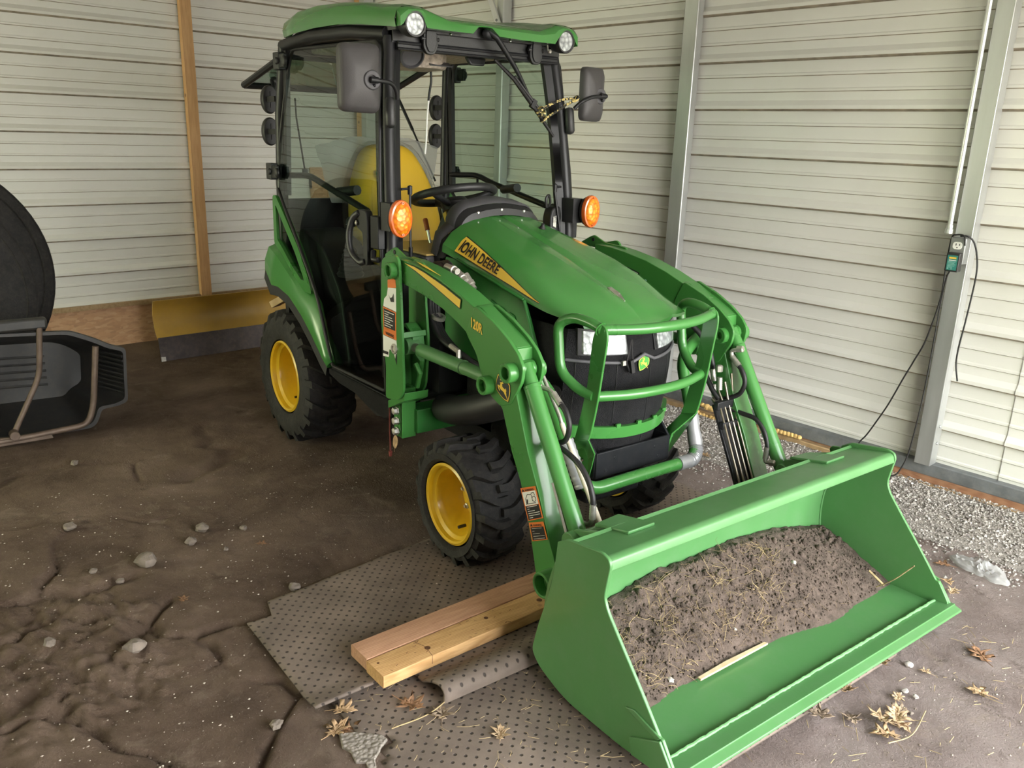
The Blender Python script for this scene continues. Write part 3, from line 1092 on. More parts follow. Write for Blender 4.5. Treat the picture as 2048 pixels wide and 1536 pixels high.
def fascia_row(z, xc, xs, w, n=25):
    r = []
    for i in range(n):
        u = -1 + 2 * i / (n - 1)
        y = w * (1 if u > 0 else -1) * abs(u) ** .85
        r.append(V(bow(y, xc, xs, w), y, z))
    return r


b = MB()
zs = [(.905, .395, .325, .240), (.87, .412, .325, .244), (.815, .424, .325, .248), (.80, .432, .33, .25), (.72, .432, .325, .25), (.62, .428, .315, .248), (.535, .420, .30, .24), (.45, .405, .29, .22)]
rows = []
for z, xc, xs, w in zs:
    r = fascia_row(z, xc, xs, w)
    rows.append([V(-.02, -w - .005, z)] + [V(.15, -w - .005, z)] + r + [V(.15, w + .005, z)] + [V(-.02, w + .005, z)])
b.loft(rows)
gr = b.build('grille', M['mesh'], TR, smooth=35, label='black mesh front grille')
# real mesh: raised wires over the fascia
b = MB()
for i in (-7, -3.2, 1.2, 5):
    y = i * .032
    b.tube([(bow(y, xc, xs, w) + .001, y * w / .25, z) for z, xc, xs, w in zs[3:]], .0013, 4, caps=False)
b.build('grille_rib', M['black'], gr, smooth=60)
b = MB()
ph = [(z, xc + .004, xs + .004, w + .003) for z, xc, xs, w in ((.800, .434, .33, .25), (.790, .436, .332, .251))]
b.tube([V(bow(y / 100, .436, .33, .25), y / 100, .806 - .012 * math.cos(y / 25 * PI * .5) + (.022 * max(0, 1 - abs(y) / 5))) for y in range(-25, 26)], .006, 8)
b.build('grille_trim', M['grey_plastic'], gr, smooth=60)
for s in (-1, 1):
    # headlamp follows the bow
    b = MB()

    def HP(u, v, lift):
        y = s * (.070 + .140 * u)
        z = .826 + (.060 + .018 * u) * v - .002 * (1 - u)
        t = (z - .826) / .075
        x = bow(abs(y), .424 - .022 * t, .325, .248)
        return V(x + lift, y, z)
    for lift, k, a, c in ((.004, 1, -.06, 1.06), (.012, 0, .02, .98)):
        b.k = k
        g = [[HP(a + (c - a) * i / 8, a + (c - a) * j / 5, lift) for j in range(6)] for i in range(9)]
        b.loft(g)
        edge = [p[0] for p in g] + g[-1] + [p[-1] for p in g[::-1]] + g[0][::-1]
        b.loft([edge, [p - V(.012, 0, 0) for p in edge]], closed=True)
    hl_ = b.build('headlight', [M['reflector'], M['black']], TR, smooth=35, label='clear headlight')
    b = MB()
    g = [[HP(.02 + .96 * i / 8, .02 + .96 * j / 5, .016) for j in range(6)] for i in range(9)]
    b.loft(g)
    b.build('headlight_lens', M['lens'], hl_, smooth=60)
emblem('grille_emblem', (.4365, .001, .787), (0, 1, 0), (-.02, 0, 1), .048, .050, gr, [M['decal_y'], M['decal_g'], M['decal_y']], 'green and yellow leaping deer badge', flip=True)
b = MB()
b.tube(catmull([(.43, -.060, .87), (.438, -.072, .835), (.440, -.082, .80), (.442, -.070, .77)], 6), .003, 6)
b.tube(catmull([(.43, -.055, .87), (.44, -.062, .83), (.444, -.058, .80), (.446, -.052, .762)], 6), .003, 6)
b.obox((.446, -.064, .785), (.012, .014, .045), Matrix.Rotation(.25, 3, 'X'))
b.build('wiring_plug', M['hose'], gr)
b = MB()
b.box(.432, .440, -.098, -.080, .790, .805)
b.build('cable_clip', M['zinc'], gr)
b = MB()
b.lathe([(0, 0), (.026, 0), (.026, .003), (0, .003)], (.30, -.262, .69), (.35, -1, .05), 24)
b.k = 1
b.obox((.302, -.268, .69), (.03, .002, .012))
b.obox((.296, -.268, .70), (.010, .002, .012))
b.build('round_sticker', [M['ink'], M['white']], gr, label='round black sticker with white tractor sign', weld=False)
# green lip below the grille
b = MB()
lo, hi, ib = [], [], []
for i in range(-12, 13):
    y = i * .0215
    x = bow(y, .440, .318, .26)
    hi.append(V(x, y, .575 + .012 * (abs(y) / .26) ** 2))
    lo.append(V(x - .004, y, .535 + .010 * (abs(y) / .26) ** 2))
b.loft([[p - V(.02, 0, 0) for p in hi], hi, lo, [p - V(.02, 0, 0) for p in lo]], closed=False)
for i in (-8, -4, 0, 4, 8):
    y = i * .0215
    b.obox((bow(y, .440, .318, .26) - .004, y, .580), (.008, .018, .012))
b.build('grille_lip', M['green'], TR, smooth=35)
# brush guard ----------------------------------------------------------------
bg = empty('brush_guard', (0, 0, 0), TR)
for s in (-1, 1):
    b = MB()
    gp = [(.512, .949), (.522, .930), (.523, .900), (.512, .82), (.498, .705), (.477, .602), (.468, .575), (.40, .555), (.412, .594), (.433, .688), (.446, .742), (.460, .911), (.478, .945), (.495, .955)]
    b.prism(round_poly(gp, [.01, .01, .02, .05, .05, .03, .0, .0, .03, .05, .05, .03, .012, .01], 4), 'y', s * .249, s * .257)
    # lower ends twist inwards to the bracket
    b.slab([(.468, s * .253, .578), (.40, s * .253, .557), (.365, s * .185, .47), (.355, s * .178, .42), (.40, s * .178, .40), (.425, s * .18, .50)], (.003, s * .007, 0))
    b.build('guard_plate', M['green'], bg, smooth=25, bevel=.002)
b = MB()
bar = fillet([(.495, -.252, .937), (.540, -.13, .934), (.553, 0, .934), (.540, .13, .934), (.495, .252, .937)], .08, 5)
b.tube(bar, .0165, 16)
b.build('guard_bar', M['green'], bg)
b = MB()
bar = fillet([(.472, -.252, .720), (.510, -.13, .716), (.522, 0, .716), (.510, .13, .716), (.472, .252, .720)], .08, 5)
b.tube(bar, .0165, 16)
b.build('guard_bar', M['green'], bg)
for s in (-1, 1):
    b = MB()
    hp = fillet([(.493, s * .250, .937), (.45, s * .256, .950), (.377, s * .264, .956), (.325, s * .284, .93), (.345, s * .285, .80), (.362, s * .282, .768), (.420, s * .262, .728), (.472, s * .250, .722)], .035, 4)
    b.tube(hp, .0165, 16)
    b.lathe([(.0165, 0), (.023, .0), (.0165, .006)], (.488, s * .249, .937), (-.3, s * .0, .1), 14)
    b.build('side_hoop', M['green'], bg)
b = MB()
fb = [(.365, .50), (.425, .497), (.425, .408), (.365, .40)]
b.box(.415, .426, -.175, .175, .405, .497)
b.box(.30, .42, -.178, -.168, .405, .50)
b.box(.30, .42, .168, .178, .405, .50)
b.slab([(.30, .168, .50), (.42, .168, .497), (.36, .168, .56), (.29, .168, .58)], (0, .01, 0))
b.slab([(.30, -.168, .50), (.42, -.168, .497), (.36, -.168, .56), (.29, -.168, .58)], (0, -.01, 0))
for y, z in ((-.09, .468), (.10, .468), (-.13, .43), (.12, .43)):
    b.lathe([(0, 0), (.008, 0), (.006, -.006), (0, -.006)], (.4268, y, z), (1, 0, 0), 10)
fbk = b.build('front_bracket', M['bracket'], TR, smooth=25, bevel=.004)
for s, x, z in ((-1, .362, .47), (1, .34, .53)):
    b = MB()
    b.lathe([(0, 0), (.013, 0), (.013, .009), (.008, .009), (.007, .03), (0, .03)], (x + .01, s * .19, z), (.3, s * 1, .1) if s < 0 else (.9, -.3, 0), 6)
    b.build('bracket_bolt', M['chrome'], fbk, smooth=0)

# ================================================================ cab
b = MB()
for s in (-1, 1):
    # front pillar: round tube in front of a flat seal strip
    pil = [(-.470, s * .425, .56), (-.470, s * .428, .80), (-.470, s * .430, 1.08), (-.495, s * .423, 1.30), (-.530, s * .405, 1.58), (-.565, s * .380, 1.815)]
    P = catmull(pil, 5)
    b.tube(P, .0245, 14)
    for i in range(len(P) - 1):
        a, c = P[i], P[i + 1]
        b.slab([a + V(-.07, s * .016, 0), a + V(-.015, s * .020, 0), c + V(-.015, s * .020, 0), c + V(-.07, s * .016, 0)], (0, -s * .03, 0))
        b.slab([a + V(-.006, -s * .050, 0), a + V(.010, -s * .020, 0), c + V(.010, -s * .020, 0), c + V(-.006, -s * .050, 0)], (-.014, 0, 0))
    # rear pillar
    b.tube([(-1.47, s * .435, .80), (-1.47, s * .44, 1.22), (-1.455, s * .435, 1.55), (-1.42, s * .42, 1.83)], .026, 12)
    for x0 in (-1.455, -1.415):
        b.slab([(x0, s * .452, 1.20), (x0 + .03, s * .452, 1.20), (x0 + .035, s * .432, 1.82), (x0 + .005, s * .432, 1.82)], (0, -s * .02, 0))
    # top rail along the door
    b.tube([(-.565, s * .385, 1.825), (-.80, s * .415, 1.845), (-1.1, s * .425, 1.85), (-1.43, s * .42, 1.83)], .026, 12)
    # lower rail / sill
    b.prism([(-.95, .505), (-.45, .505), (-.45, .42), (-.55, .40), (-.85, .475), (-.95, .49)], 'y', s * .40, s * .465)
    b.tube([(-.47, s * .43, .56), (-.47, s * .33, .80), (-.46, s * .30, 1.03)], .02, 10)
# front header (double rail) and rear header
b.box(-.585, -.535, -.385, .385, 1.795, 1.845)
b.box(-.560, -.520, -.37, .37, 1.772, 1.795)
b.tube([(-.520, -.37, 1.795), (-.520, .37, 1.795)], .006, 8)
b.tube([(-.520, -.37, 1.775), (-.520, .37, 1.775)], .005, 8)
b.box(-1.46, -1.41, -.42, .42, 1.80, 1.85)
b.box(-1.52, -1.48, -.43, .43, .60, 1.175)
frame = b.build('cab_frame', M['black_metal'], TR, smooth=35)
b = MB()   # floor, wheel covers, console, pedals
b.box(-1.0, -.43, -.42, .42, .47, .50)
b.box(-1.25, -.50, .385, .40, .50, 1.06)
for s in (-1, 1):
    b.prism(round_poly([(-1.50, .60), (-1.50, 1.02), (-1.36, 1.06), (-1.15, 1.0), (-.98, .82), (-.90, .50), (-1.0, .48)], .06, 5), 'y', s * .20, s * .40)
b.prism(round_poly([(-1.35, .60), (-1.35, .90), (-1.05, .92), (-.90, .86), (-.86, .50)], .05, 5), 'y', -.21, .21)
b.build('cab_floor', M['black'], TR, smooth=35, bevel=.008)
b = MB()
for i in range(6):
    b.lathe([(0, 0), (.055 - i * .006, 0), (.060 - i * .006, .012), (.05 - i * .006, .024), (0, .024)], (-1.02, -.33, .88 + i * .02), (0, 0, 1), 18)
b.tube([(-1.02, -.33, 1.0), (-1.0, -.33, 1.10)], .009, 8)
b.ball((-1.0, -.33, 1.115), .024, 12)
b.build('loader_joystick', M['hose'], TR, smooth=50)
b = MB()
b.prism([(-.60, .49), (-.55, .49), (-.60, .64), (-.62, .64)], 'y', -.34, -.24)
b.prism([(-.60, .49), (-.55, .49), (-.60, .62), (-.62, .62)], 'y', .22, .32)
b.build('pedal', M['hose'], TR, bevel=.004)
b = MB()   # dashboard under the wheel, with yellow flank
b.prism(round_poly([(-.43, 1.04), (-.45, 1.20), (-.55, 1.20), (-.62, 1.10), (-.56, .62), (-.43, .62)], .03), 'y', -.15, .15)
dash = b.build('dashboard', M['black'], TR, smooth=30, bevel=.006)
b = MB()
b.slab([(-.535, -.151, 1.195), (-.555, -.151, 1.185), (-.50, -.151, 1.09), (-.49, -.151, 1.12)], (0, -.004, 0))
b.build('dash_panel', M['decal_y'], dash, label='yellow side panel')
b = MB()
b.box(-.80, -.44, -.30, -.08, .955, 1.040)
b.build('step_console', M['grey_plastic'], TR, bevel=.01)
b = MB()
b.box(-.82, -.44, -.30, -.05, 1.040, 1.048)
b.build('console_top', M['tan'], TR, bevel=.003)
b = MB()
b.tube([(-.724, -.105, 1.04), (-.752, -.105, 1.105)], .006, 10)
lv = b.build('range_lever', M['chrome'], TR)
b = MB()
b.lathe([(0, 0), (.010, 0), (.011, .045), (.008, .05), (0, .051)], (-.750, -.105, 1.098), (-.028, 0, .065), 14)
b.build('lever_grip', pm('rust_orange_grip', (.50, .12, .03), .45), lv, label='rust orange grip')
# steering wheel
b = MB()
c0, ax = V(-.70, -.008, 1.243), V(-.27, 0, .96).normalized()
u = ax.orthogonal().normalized()
w = ax.cross(u)
ringp = [c0 + (u * math.cos(2 * PI * i / 40) + w * math.sin(2 * PI * i / 40)) * .168 for i in range(40)]
b.tube(ringp, .0165, 12, closed=True)
for a in (.2, 2.3, 4.4):
    e = c0 + (u * math.cos(a) + w * math.sin(a)) * .165
    m_ = c0 - ax * .03 + (u * math.cos(a) + w * math.sin(a)) * .08
    b.tube(catmull([e, m_, c0 - ax * .045], 4), [.014] * 9, 8)
b.lathe([(0, -.06), (.05, -.06), (.06, -.03), (.045, -.012), (0, -.008)], c0, ax, 24)
b.build('steering_wheel', M['black'], TR, smooth=50)
b = MB()
b.tube([c0 - ax * .05, c0 - ax * .22], .035, 14)
b.build('steering_column', M['black'], TR)
# seat
SX = -1.27


def seat_row(z, hw, xb, xf, yc=.03):
    r = min(hw * .6, .07)
    pts = round_poly([(xb, yc - hw), (xf, yc - hw + .02), (xf, yc + hw - .02), (xb, yc + hw)], [.03, r, r, .03], 5)
    return [V(x, y, z) for x, y in pts]


b = MB()
sr = [(.93, .205, -1.28, -1.14), (.98, .222, -1.30, -1.13), (1.06, .23, -1.31, -1.145), (1.15, .225, -1.33, -1.175), (1.24, .208, -1.35, -1.205), (1.32, .178, -1.365, -1.235), (1.38, .148, -1.375, -1.262), (1.415, .118, -1.378, -1.285), (1.432, .075, -1.372, -1.305)]
b.loft([seat_row(*a) for a in sr], closed=True, caps=True)
seat = b.build('seat', M['seat'], TR, smooth=50, subsurf=1, label='yellow vinyl operator seat')
b = MB()
cr_ = [(.86, .20, -1.30, -.86), (.90, .225, -1.30, -.84), (.96, .23, -1.30, -.84), (.995, .215, -1.29, -.87), (1.0, .17, -1.27, -.93)]
b.loft([seat_row(*a) for a in cr_], closed=True, caps=True)
b.build('seat_cushion', M['seat'], seat, smooth=50, subsurf=1)
emblem('seat_emblem', (-1.212, -.075, 1.30), (0, 1, 0), (-.4, 0, 1), .04, .05, seat, [M['decal_g'], M['decal_g'], M['decal_y']], 'small green badge on the backrest', flip=True)
# doors ------------------------------------------------------------------------
DOOR = [(-1.335, 1.812), (-.60, 1.800), (-.565, 1.778), (-.505, 1.30), (-.487, 1.08), (-.487, .515), (-.945, .512), (-1.055, .800), (-1.245, 1.017), (-1.400, 1.160), (-1.478, 1.238), (-1.455, 1.39), (-1.395, 1.67), (-1.36, 1.79)]


def door_y(x, z):
    t = max(0, min(1, (z - .5) / 1.3))
    bulge = .012 * math.sin(max(0, min(1, (x + 1.48) / 1.0)) * PI)
    return .452 + .012 * t * (1 - t) * 4 - .040 * max(0, (t - .45) / .55) ** 1.5 + bulge


for s in (-1, 1):
    D = round_poly(DOOR, [.03, .0, .035, .05, .02, .02, .02, .08, .1, .06, .03, .08, .08, .02], 4)
    pane = empty('cab_door', (0, 0, 0), TR)
    b = MB()
    P = [V(x, s * door_y(x, z), z) for x, z in D]
    cx = sum((p.x for p in P)) / len(P)
    cz = sum((p.z for p in P)) / len(P)
    rings = [[V(cx + (p.x - cx) * f, 0, cz + (p.z - cz) * f) for p in P] for f in (1, .75, .5, .25, .02)]
    rings = [[V(q.x, s * door_y(q.x, q.z), q.z) for q in r] for r in rings]
    b.loft(rings, closed=True)
    b.poly(rings[-1])
    b.build('door_pane', M['pane'], pane, smooth=60, label='green tinted glass')
    b = MB()   # rubber edge
    b.tube(P, .0075, 8, closed=True)
    b.build('door_seal', M['hose'], pane, smooth=60)
    for z, x, yy in ((1.765, -1.355, .440), (1.300, -1.440, .463)):
        b = MB()
        b.obox((x - .050, s * (yy + .012), z), (.06, .036, .072))
        b.obox((x - .005, s * (yy + .018), z), (.07, .016, .055))
        b.lathe([(0, 0), (.024, 0), (.022, .012), (.01, .016), (0, .016)], (x + .020, s * (yy + .014), z - .002), (0, s, 0), 16)
        b.lathe([(0, 0), (.016, 0), (.014, .012), (0, .012)], (x - .03, s * (yy + .028), z + .0), (0, s, 0), 16)
        b.build('door_hinge', M['black'], pane, smooth=35, bevel=.004)
    b = MB()   # inner latch bar
    b.tube(fillet([(-1.40, s * .435, 1.288), (-1.17, s * .435, 1.298), (-1.05, s * .43, 1.27), (-.64, s * .44, 1.195)], .05, 4), .013, 10)
    b.tube([(-.93, s * .42, 1.245), (-.80, s * .40, 1.262)], .020, 10)
    b.tube([(-1.17, s * .435, 1.298), (-1.165, s * .435, 1.245)], .006, 6)
    b.build('latch_bar', M['black_metal'], pane, smooth=50)
    b = MB()   # handle with lock
    hy = s * .488
    b.tube(catmull([(-.615, hy, 1.195), (-.645, s * .500, 1.17), (-.660, s * .51, 1.11), (-.645, s * .51, 1.045), (-.60, s * .498, 1.01), (-.575, hy, 1.015)], 5), .0125, 10)
    b.prism(round_poly([(-.635, 1.205), (-.56, 1.205), (-.55, 1.16), (-.555, 1.00), (-.585, 1.0), (-.59, 1.12), (-.64, 1.14)], .012), 'y', s * .462, s * .49)
    b.k = 1
    b.lathe([(0, 0), (.010, 0), (.010, .006), (.004, .007), (0, .004)], (-.625, s * .494, 1.155), (-.2, s, 0), 14)
    b.build('door_handle', [M['black'], M['zinc']], pane, smooth=40, bevel=.003)
    b = MB()   # strike plate on the pillar
    b.obox((-.505, s * .470, 1.13), (.06, .03, .12))
    b.tube([(-.53, s * .475, 1.06), (-.515, s * .485, 1.03), (-.49, s * .475, 1.03)], .012, 8)
    b.build('door_strike', M['black_metal'], pane, smooth=35, bevel=.005)
    # oval work lamp backs carried at the rear corner
    for z, x in ((1.612, -1.575), (1.472, -1.583)):
        b = MB()
        yl = -.434 if s < 0 else .460
        oval = [(math.cos(2 * PI * i / 32) * .038, math.sin(2 * PI * i / 32) * .063) for i in range(32)]
        b.loft([[V(x + dx, yl + y_ * f, z + z_ * f) for y_, z_ in oval] for dx, f in ((.004, .0), (.004, .90), (0, .97), (-.010, 1.0), (-.026, .97), (-.036, .80), (-.040, .0))], closed=True)
        b.obox((x + .05, s * .445, z), (.09, .014, .024))
        b.obox((x + .006, yl, z), (.004, .003, .07))
        b.build('rear_lamp', M['hose'], TR, smooth=40)
# fenders with quarter window
for s in (-1, 1):
    out = [(-1.500, 1.190), (-1.470, 1.195), (-1.40, 1.135), (-1.245, .995), (-1.15, .88), (-1.11, .80), (-1.19, .80), (-1.30, .86), (-1.42, .935), (-1.505, .975)]
    inn = [(-1.475, 1.150), (-1.465, 1.150), (-1.40, 1.085), (-1.27, .960), (-1.20, .875), (-1.18, .845), (-1.215, .845), (-1.315, .895), (-1.42, .965), (-1.472, .995)]
    b = MB()
    b.ring(round_poly(out, .015), round_poly(inn, .010), 'y', s * .452, s * .474)
    # lower fender shell, bulging outwards towards the rear wheel
    up = [(-1.525, .955), (-1.44, .920), (-1.33, .862), (-1.22, .800), (-1.12, .745), (-1.03, .655), (-.965, .560), (-.945, .525)]
    lo = [(-1.555, .840), (-1.50, .770), (-1.42, .775), (-1.31, .750), (-1.20, .690), (-1.10, .615), (-1.01, .535), (-.965, .500)]
    top2 = [(-1.50, .985), (-1.42, .945), (-1.31, .870), (-1.19, .810), (-1.11, .81), (-1.045, .765), (-.975, .60), (-.945, .530)]
    rows = []
    for i in range(8):
        a, c, d = top2[i], up[i], lo[i]
        k = 1 - i / 9
        rows.append([V(a[0], s * .455, a[1]), V((a[0] * .4 + c[0] * .6), s * (.462 + .012 * k), a[1] * .35 + c[1] * .65), V(c[0], s * (.470 + .025 * k), c[1]), V((c[0] + d[0]) / 2, s * (.475 + .035 * k), (c[1] + d[1]) / 2), V(d[0], s * (.472 + .035 * k), d[1]),
                     V(d[0], s * .30, d[1] + .01)])
    b.loft(rows)
    # front edge of the door opening down to the sill
    fen = b.build('rear_fender', M['green'], TR, smooth=40)
    sm = fen.modifiers.new('thickness', 'SOLIDIFY')
    sm.thickness, sm.offset = .005, 0
    b = MB()
    rw = []
    for i in range(8):
        d = lo[i]
        k = 1 - i / 9
        rw.append([V(d[0] + .006, s * (.474 + .035 * k), d[1] + .012), V(d[0] - .004, s * (.478 + .035 * k), d[1] - .035), V(d[0] - .0, s * (.43), d[1] - .05), V(d[0], s * .28, d[1] - .02)])
    b.loft(rw)
    b.build('fender_flare', M['hose'], fen, smooth=50, label='black rubber flare')
    b = MB()
    b.slab([(x, s * .458, z) for x, z in round_poly(inn, .01)], (0, s * .003, 0))
    b.build('quarter_pane', M['pane'], fen, smooth=0)
for s in (-1, 1):
    b = MB()
    b.prism([(-.96, .50), (-.42, .50), (-.40, .44), (-.47, .41), (-.60, .425), (-.72, .45), (-.86, .455), (-.96, .475)], 'y', s * .34, s * .475)
    b.build('footstep', M['mesh'], TR, smooth=30, bevel=.006)

# roof ---------------------------------------------------------------------------
b = MB()
# (x, half width, z rim, z edge top, z centre top)
RS = [(-1.46, .36, 1.868, 1.895, 1.905), (-1.44, .40, 1.864, 1.915, 1.925), (-1.39, .432, 1.860, 1.938, 1.948), (-1.25, .447, 1.866, 1.955, 1.962), (-1.05, .450, 1.872, 1.960, 1.965), (-.85, .446, 1.871, 1.953, 1.948),
      (-.68, .435, 1.860, 1.938, 1.918), (-.56, .420, 1.848, 1.922, 1.896), (-.50, .416, 1.842, 1.919, 1.886), (-.462, .410, 1.838, 1.911, 1.881)]


def roof_row(x, w, zr, ze, zc):
    h = [(w, zr), (w + .006, zr + (ze - zr) * .35), (w - .002, zr + (ze - zr) * .72), (w - .022, ze - .004), (w - .055, ze + .001), (w - .105, ze), (w - .135, ze - (ze - zc) * .55), (w - .165, zc), (w * .35, zc + .002)]
    return [V(x, -y, z) for y, z in h] + [V(x, y, z) for y, z in h[::-1]]


rows = [roof_row(*r) for r in RS]
b.loft(rows)
# front fascia with arches for the lamps and a notch for the wiper
fb_ = [(-.407, 1.840), (-.395, 1.849), (-.375, 1.880), (-.345, 1.893), (-.318, 1.880), (-.300, 1.842), (-.20, 1.841), (-.105, 1.841), (-.080, 1.866), (-.050, 1.868), (-.020, 1.867), (.015, 1.841), (.12, 1.838), (.22, 1.838), (.285, 1.838), (.302, 1.860), (.325, 1.885), (.345, 1.893), (.370, 1.885), (.392, 1.850), (.402, 1.838)]
ft_ = []
last = rows[-1]
for y, z in fb_:
    zz = None
    for p, q in zip(last[:-1], last[1:]):
        if p.y <= y <= q.y or q.y <= y <= p.y:
            if abs(q.y - p.y) > 1e-6 and p.z > 1.87 or zz is None:
                t = (y - p.y) / (q.y - p.y) if abs(q.y - p.y) > 1e-6 else 0
                zz = max(zz or 0, p.z + (q.z - p.z) * t)
    ft_.append(zz or 1.88)
F0 = [V(-.464, y, t) for (y, z), t in zip(fb_, ft_)]
F1 = [V(-.448, y, t - .006) for (y, z), t in zip(fb_, ft_)]
F2 = [V(-.436, y, max(z + .004, min(t - .014, z + (t - z) * .6))) for (y, z), t in zip(fb_, ft_)]
F3 = [V(-.434, y, z) for y, z in fb_]
F4 = [V(-.470, y, z) for y, z in fb_]
b.loft([F0, F1, F2, F3, F4])
for e_ in (0, -1):
    b.poly([F0[e_], F1[e_], F2[e_], F3[e_], F4[e_]])
roof = b.build('cab_roof', M['green_hood'], TR, smooth=35, label='green cab roof')
b = MB()   # dark underside
b.prism(round_poly([(-1.44, -.38), (-1.25, -.43), (-.85, -.43), (-.50, -.385), (-.50, .385), (-.85, .43), (-1.25, .43), (-1.44, .38)], .02), 'z', 1.835, 1.872)
b.box(-.56, -.528, -.385, .385, 1.80, 1.872)
und = b.build('roof_underside', M['black'], roof, smooth=30)
b = MB()
b.prism(round_poly([(-1.35, -.34), (-.62, -.30), (-.585, -.25), (-.585, .30), (-.62, .34), (-1.35, .34)], .03), 'z', 1.80, 1.833)
b.prism(round_poly([(-.98, -.30), (-.78, -.30), (-.72, -.06), (-.80, .02), (-.98, .02)], .03), 'z', 1.735, 1.80)
hln = b.build('headliner', M['headliner'], TR, smooth=25, bevel=.012, label='beige felt headliner')
b = MB()
b.lathe([(0, 0), (.048, 0), (.050, .012), (.043, .016), (.040, .006), (0, .004)], (-.715, -.20, 1.775), (.85, -.1, -.45), 24)
b.build('air_vent', M['grey_plastic'], hln)
b = MB()
b.obox((-.735, -.06, 1.752), (.03, .10, .004), Matrix.Rotation(.5, 3, 'Y'))
b.build('vent_slot', M['grey_plastic'], hln)
b = MB()
b.slab([(-.60, -.035, 1.775), (-.60, .06, 1.775), (-.59, .045, 1.745), (-.59, -.02, 1.745)], (.02, 0, 0))
b.build('dome_lamp', M['black'], hln, bevel=.006)
for s in (-1, 1):
    b = MB()
    o, ax = V(-.452, s * .345, 1.852), V(1, 0, -.05)
    b.lathe([(0, -.05), (.036, -.05), (.043, -.02), (.0445, .010), (.042, .016), (.037, .016), (.035, .008), (0, .004)], o, ax, 32)
    wl = b.build('work_light', M['black'], TR, smooth=40)
    b = MB()
    b.lathe([(0, .010), (.035, .010), (.0355, .006)], o, ax, 32)
    b.build('lamp_reflector', M['reflector'], wl, smooth=60)
    b = MB()
    b.lathe([(0, .018), (.02, .0175), (.037, .014)], o, ax, 32)
    b.build('lamp_lens', M['lens'], wl, smooth=60)
for y in (-.17, .10):
    b = MB()
    b.ball((-.470, y - .01, 1.833), (.008, .006, .006), 10)
    b.build('roof_bolt', M['chrome'], roof)
b = MB()
b.tube([(-.47, .275, 1.835), (-.465, .275, 1.815), (-.465, .283, 1.812)], .003, 6)
b.ball((-.465, .284, 1.812), .009, 8)
b.build('lamp_fastener', M['zinc'], roof)
# windscreen hinge tabs under the header
for y in (-.245, .245):
    b = MB()
    tb = round_poly([(y - .03, 1.835), (y + .03, 1.835), (y + .031, 1.785), (y + .015, 1.762), (y - .015, 1.762), (y - .031, 1.785)], .010, 4)
    b.slab([(-.516, p, z) for p, z in tb], (.016, 0, 0))
    b.slab([(-.500, y + (p - y) * .72, z + .008) for p, z in tb[:]], (.006, 0, 0))
    b.tube([(-.505, y - .038, 1.815), (-.505, y + .038, 1.815)], .007, 8)
    b.build('screen_hinge', M['black'], TR, smooth=35, bevel=.002)
# wiper: pivot, arm, blade
b = MB()
b.ball((-.475, -.005, 1.852), (.018, .03, .022), 12)
b.tube([(-.468, -.012, 1.860), (-.455, .012, 1.842), (-.452, .02, 1.835)], [.011, .013, .010], 10)
b.tube(catmull([(-.455, .018, 1.838), (-.462, .10, 1.755), (-.468, .16, 1.685), (-.470, .205, 1.625)], 4), [.011, .0108, .0105, .0102, .0098, .009, .0085, .0075, .0065, .0055, .0045, .004, .004], 8)
b.obox((-.470, .214, 1.612), (.016, .020, .034), Matrix.Rotation(-.5, 3, 'X'))
wp = b.build('windscreen_wiper', M['black_metal'], TR, smooth=45)
b = MB()
b.tube([(-.49, .035, 1.765), (-.478, .12, 1.700), (-.472, .235, 1.585), (-.470, .325, 1.490)], [.006, .009, .009, .006], 8)
b.tube([(-.478, .125, 1.71), (-.466, .235, 1.60)], .006, 8)
b.build('wiper_blade', M['hose'], wp, smooth=45)
# gas struts left over from the windscreen
for s in (-1, 1):
    b = MB()
    b.tube([(-.478, s * .385, 1.287), (-.475, s * .352, 1.289)], .0045, 8)
    b.lathe([(0, -.020), (.009, -.018), (.009, .012), (.0, .016)], (-.474, s * .350, 1.286), (0, 0, 1), 12)
    b.tube([(-.474, s * .350, 1.27), (-.462, s * (.355 if s < 0 else .385), 1.07)], .0045, 8)
    b.lathe([(0, 0), (.008, 0), (.008, -.035), (0, -.035)], (-.462, s * (.355 if s < 0 else .385), 1.075), (0, 0, 1), 12)
    b.build('gas_strut', M['black_metal'], TR, smooth=40)
# latch housing on the left pillar
b = MB()
b.prism(round_poly([(.345, 1.20), (.385, 1.21), (.40, 1.15), (.395, 1.09), (.365, 1.075), (.335, 1.10), (.333, 1.16)], .015), 'x', -.53, -.475)
lt = b.build('latch_housing', M['black'], TR, smooth=35, bevel=.006)
b = MB()
b.lathe([(0, 0), (.006, 0), (.005, .003), (0, .003)], (-.474, .375, 1.163), (1, 0, 0), 10)
b.lathe([(0, 0), (.006, 0), (.005, .003), (0, .003)], (-.474, .372, 1.128), (1, 0, 0), 10)
b.slab([(-.474, .345, 1.165), (-.474, .362, 1.17), (-.474, .362, 1.118), (-.474, .345, 1.125)], (.004, 0, 0))
b.build('latch_plate', M['chrome'], lt)
b = MB()
b.tube(catmull([(-.52, .345, 1.20), (-.515, .338, 1.235), (-.515, .352, 1.25), (-.515, .36, 1.22), (-.52, .35, 1.19)], 5), .006, 8)
b.build('latch_loop', M['black'], lt)
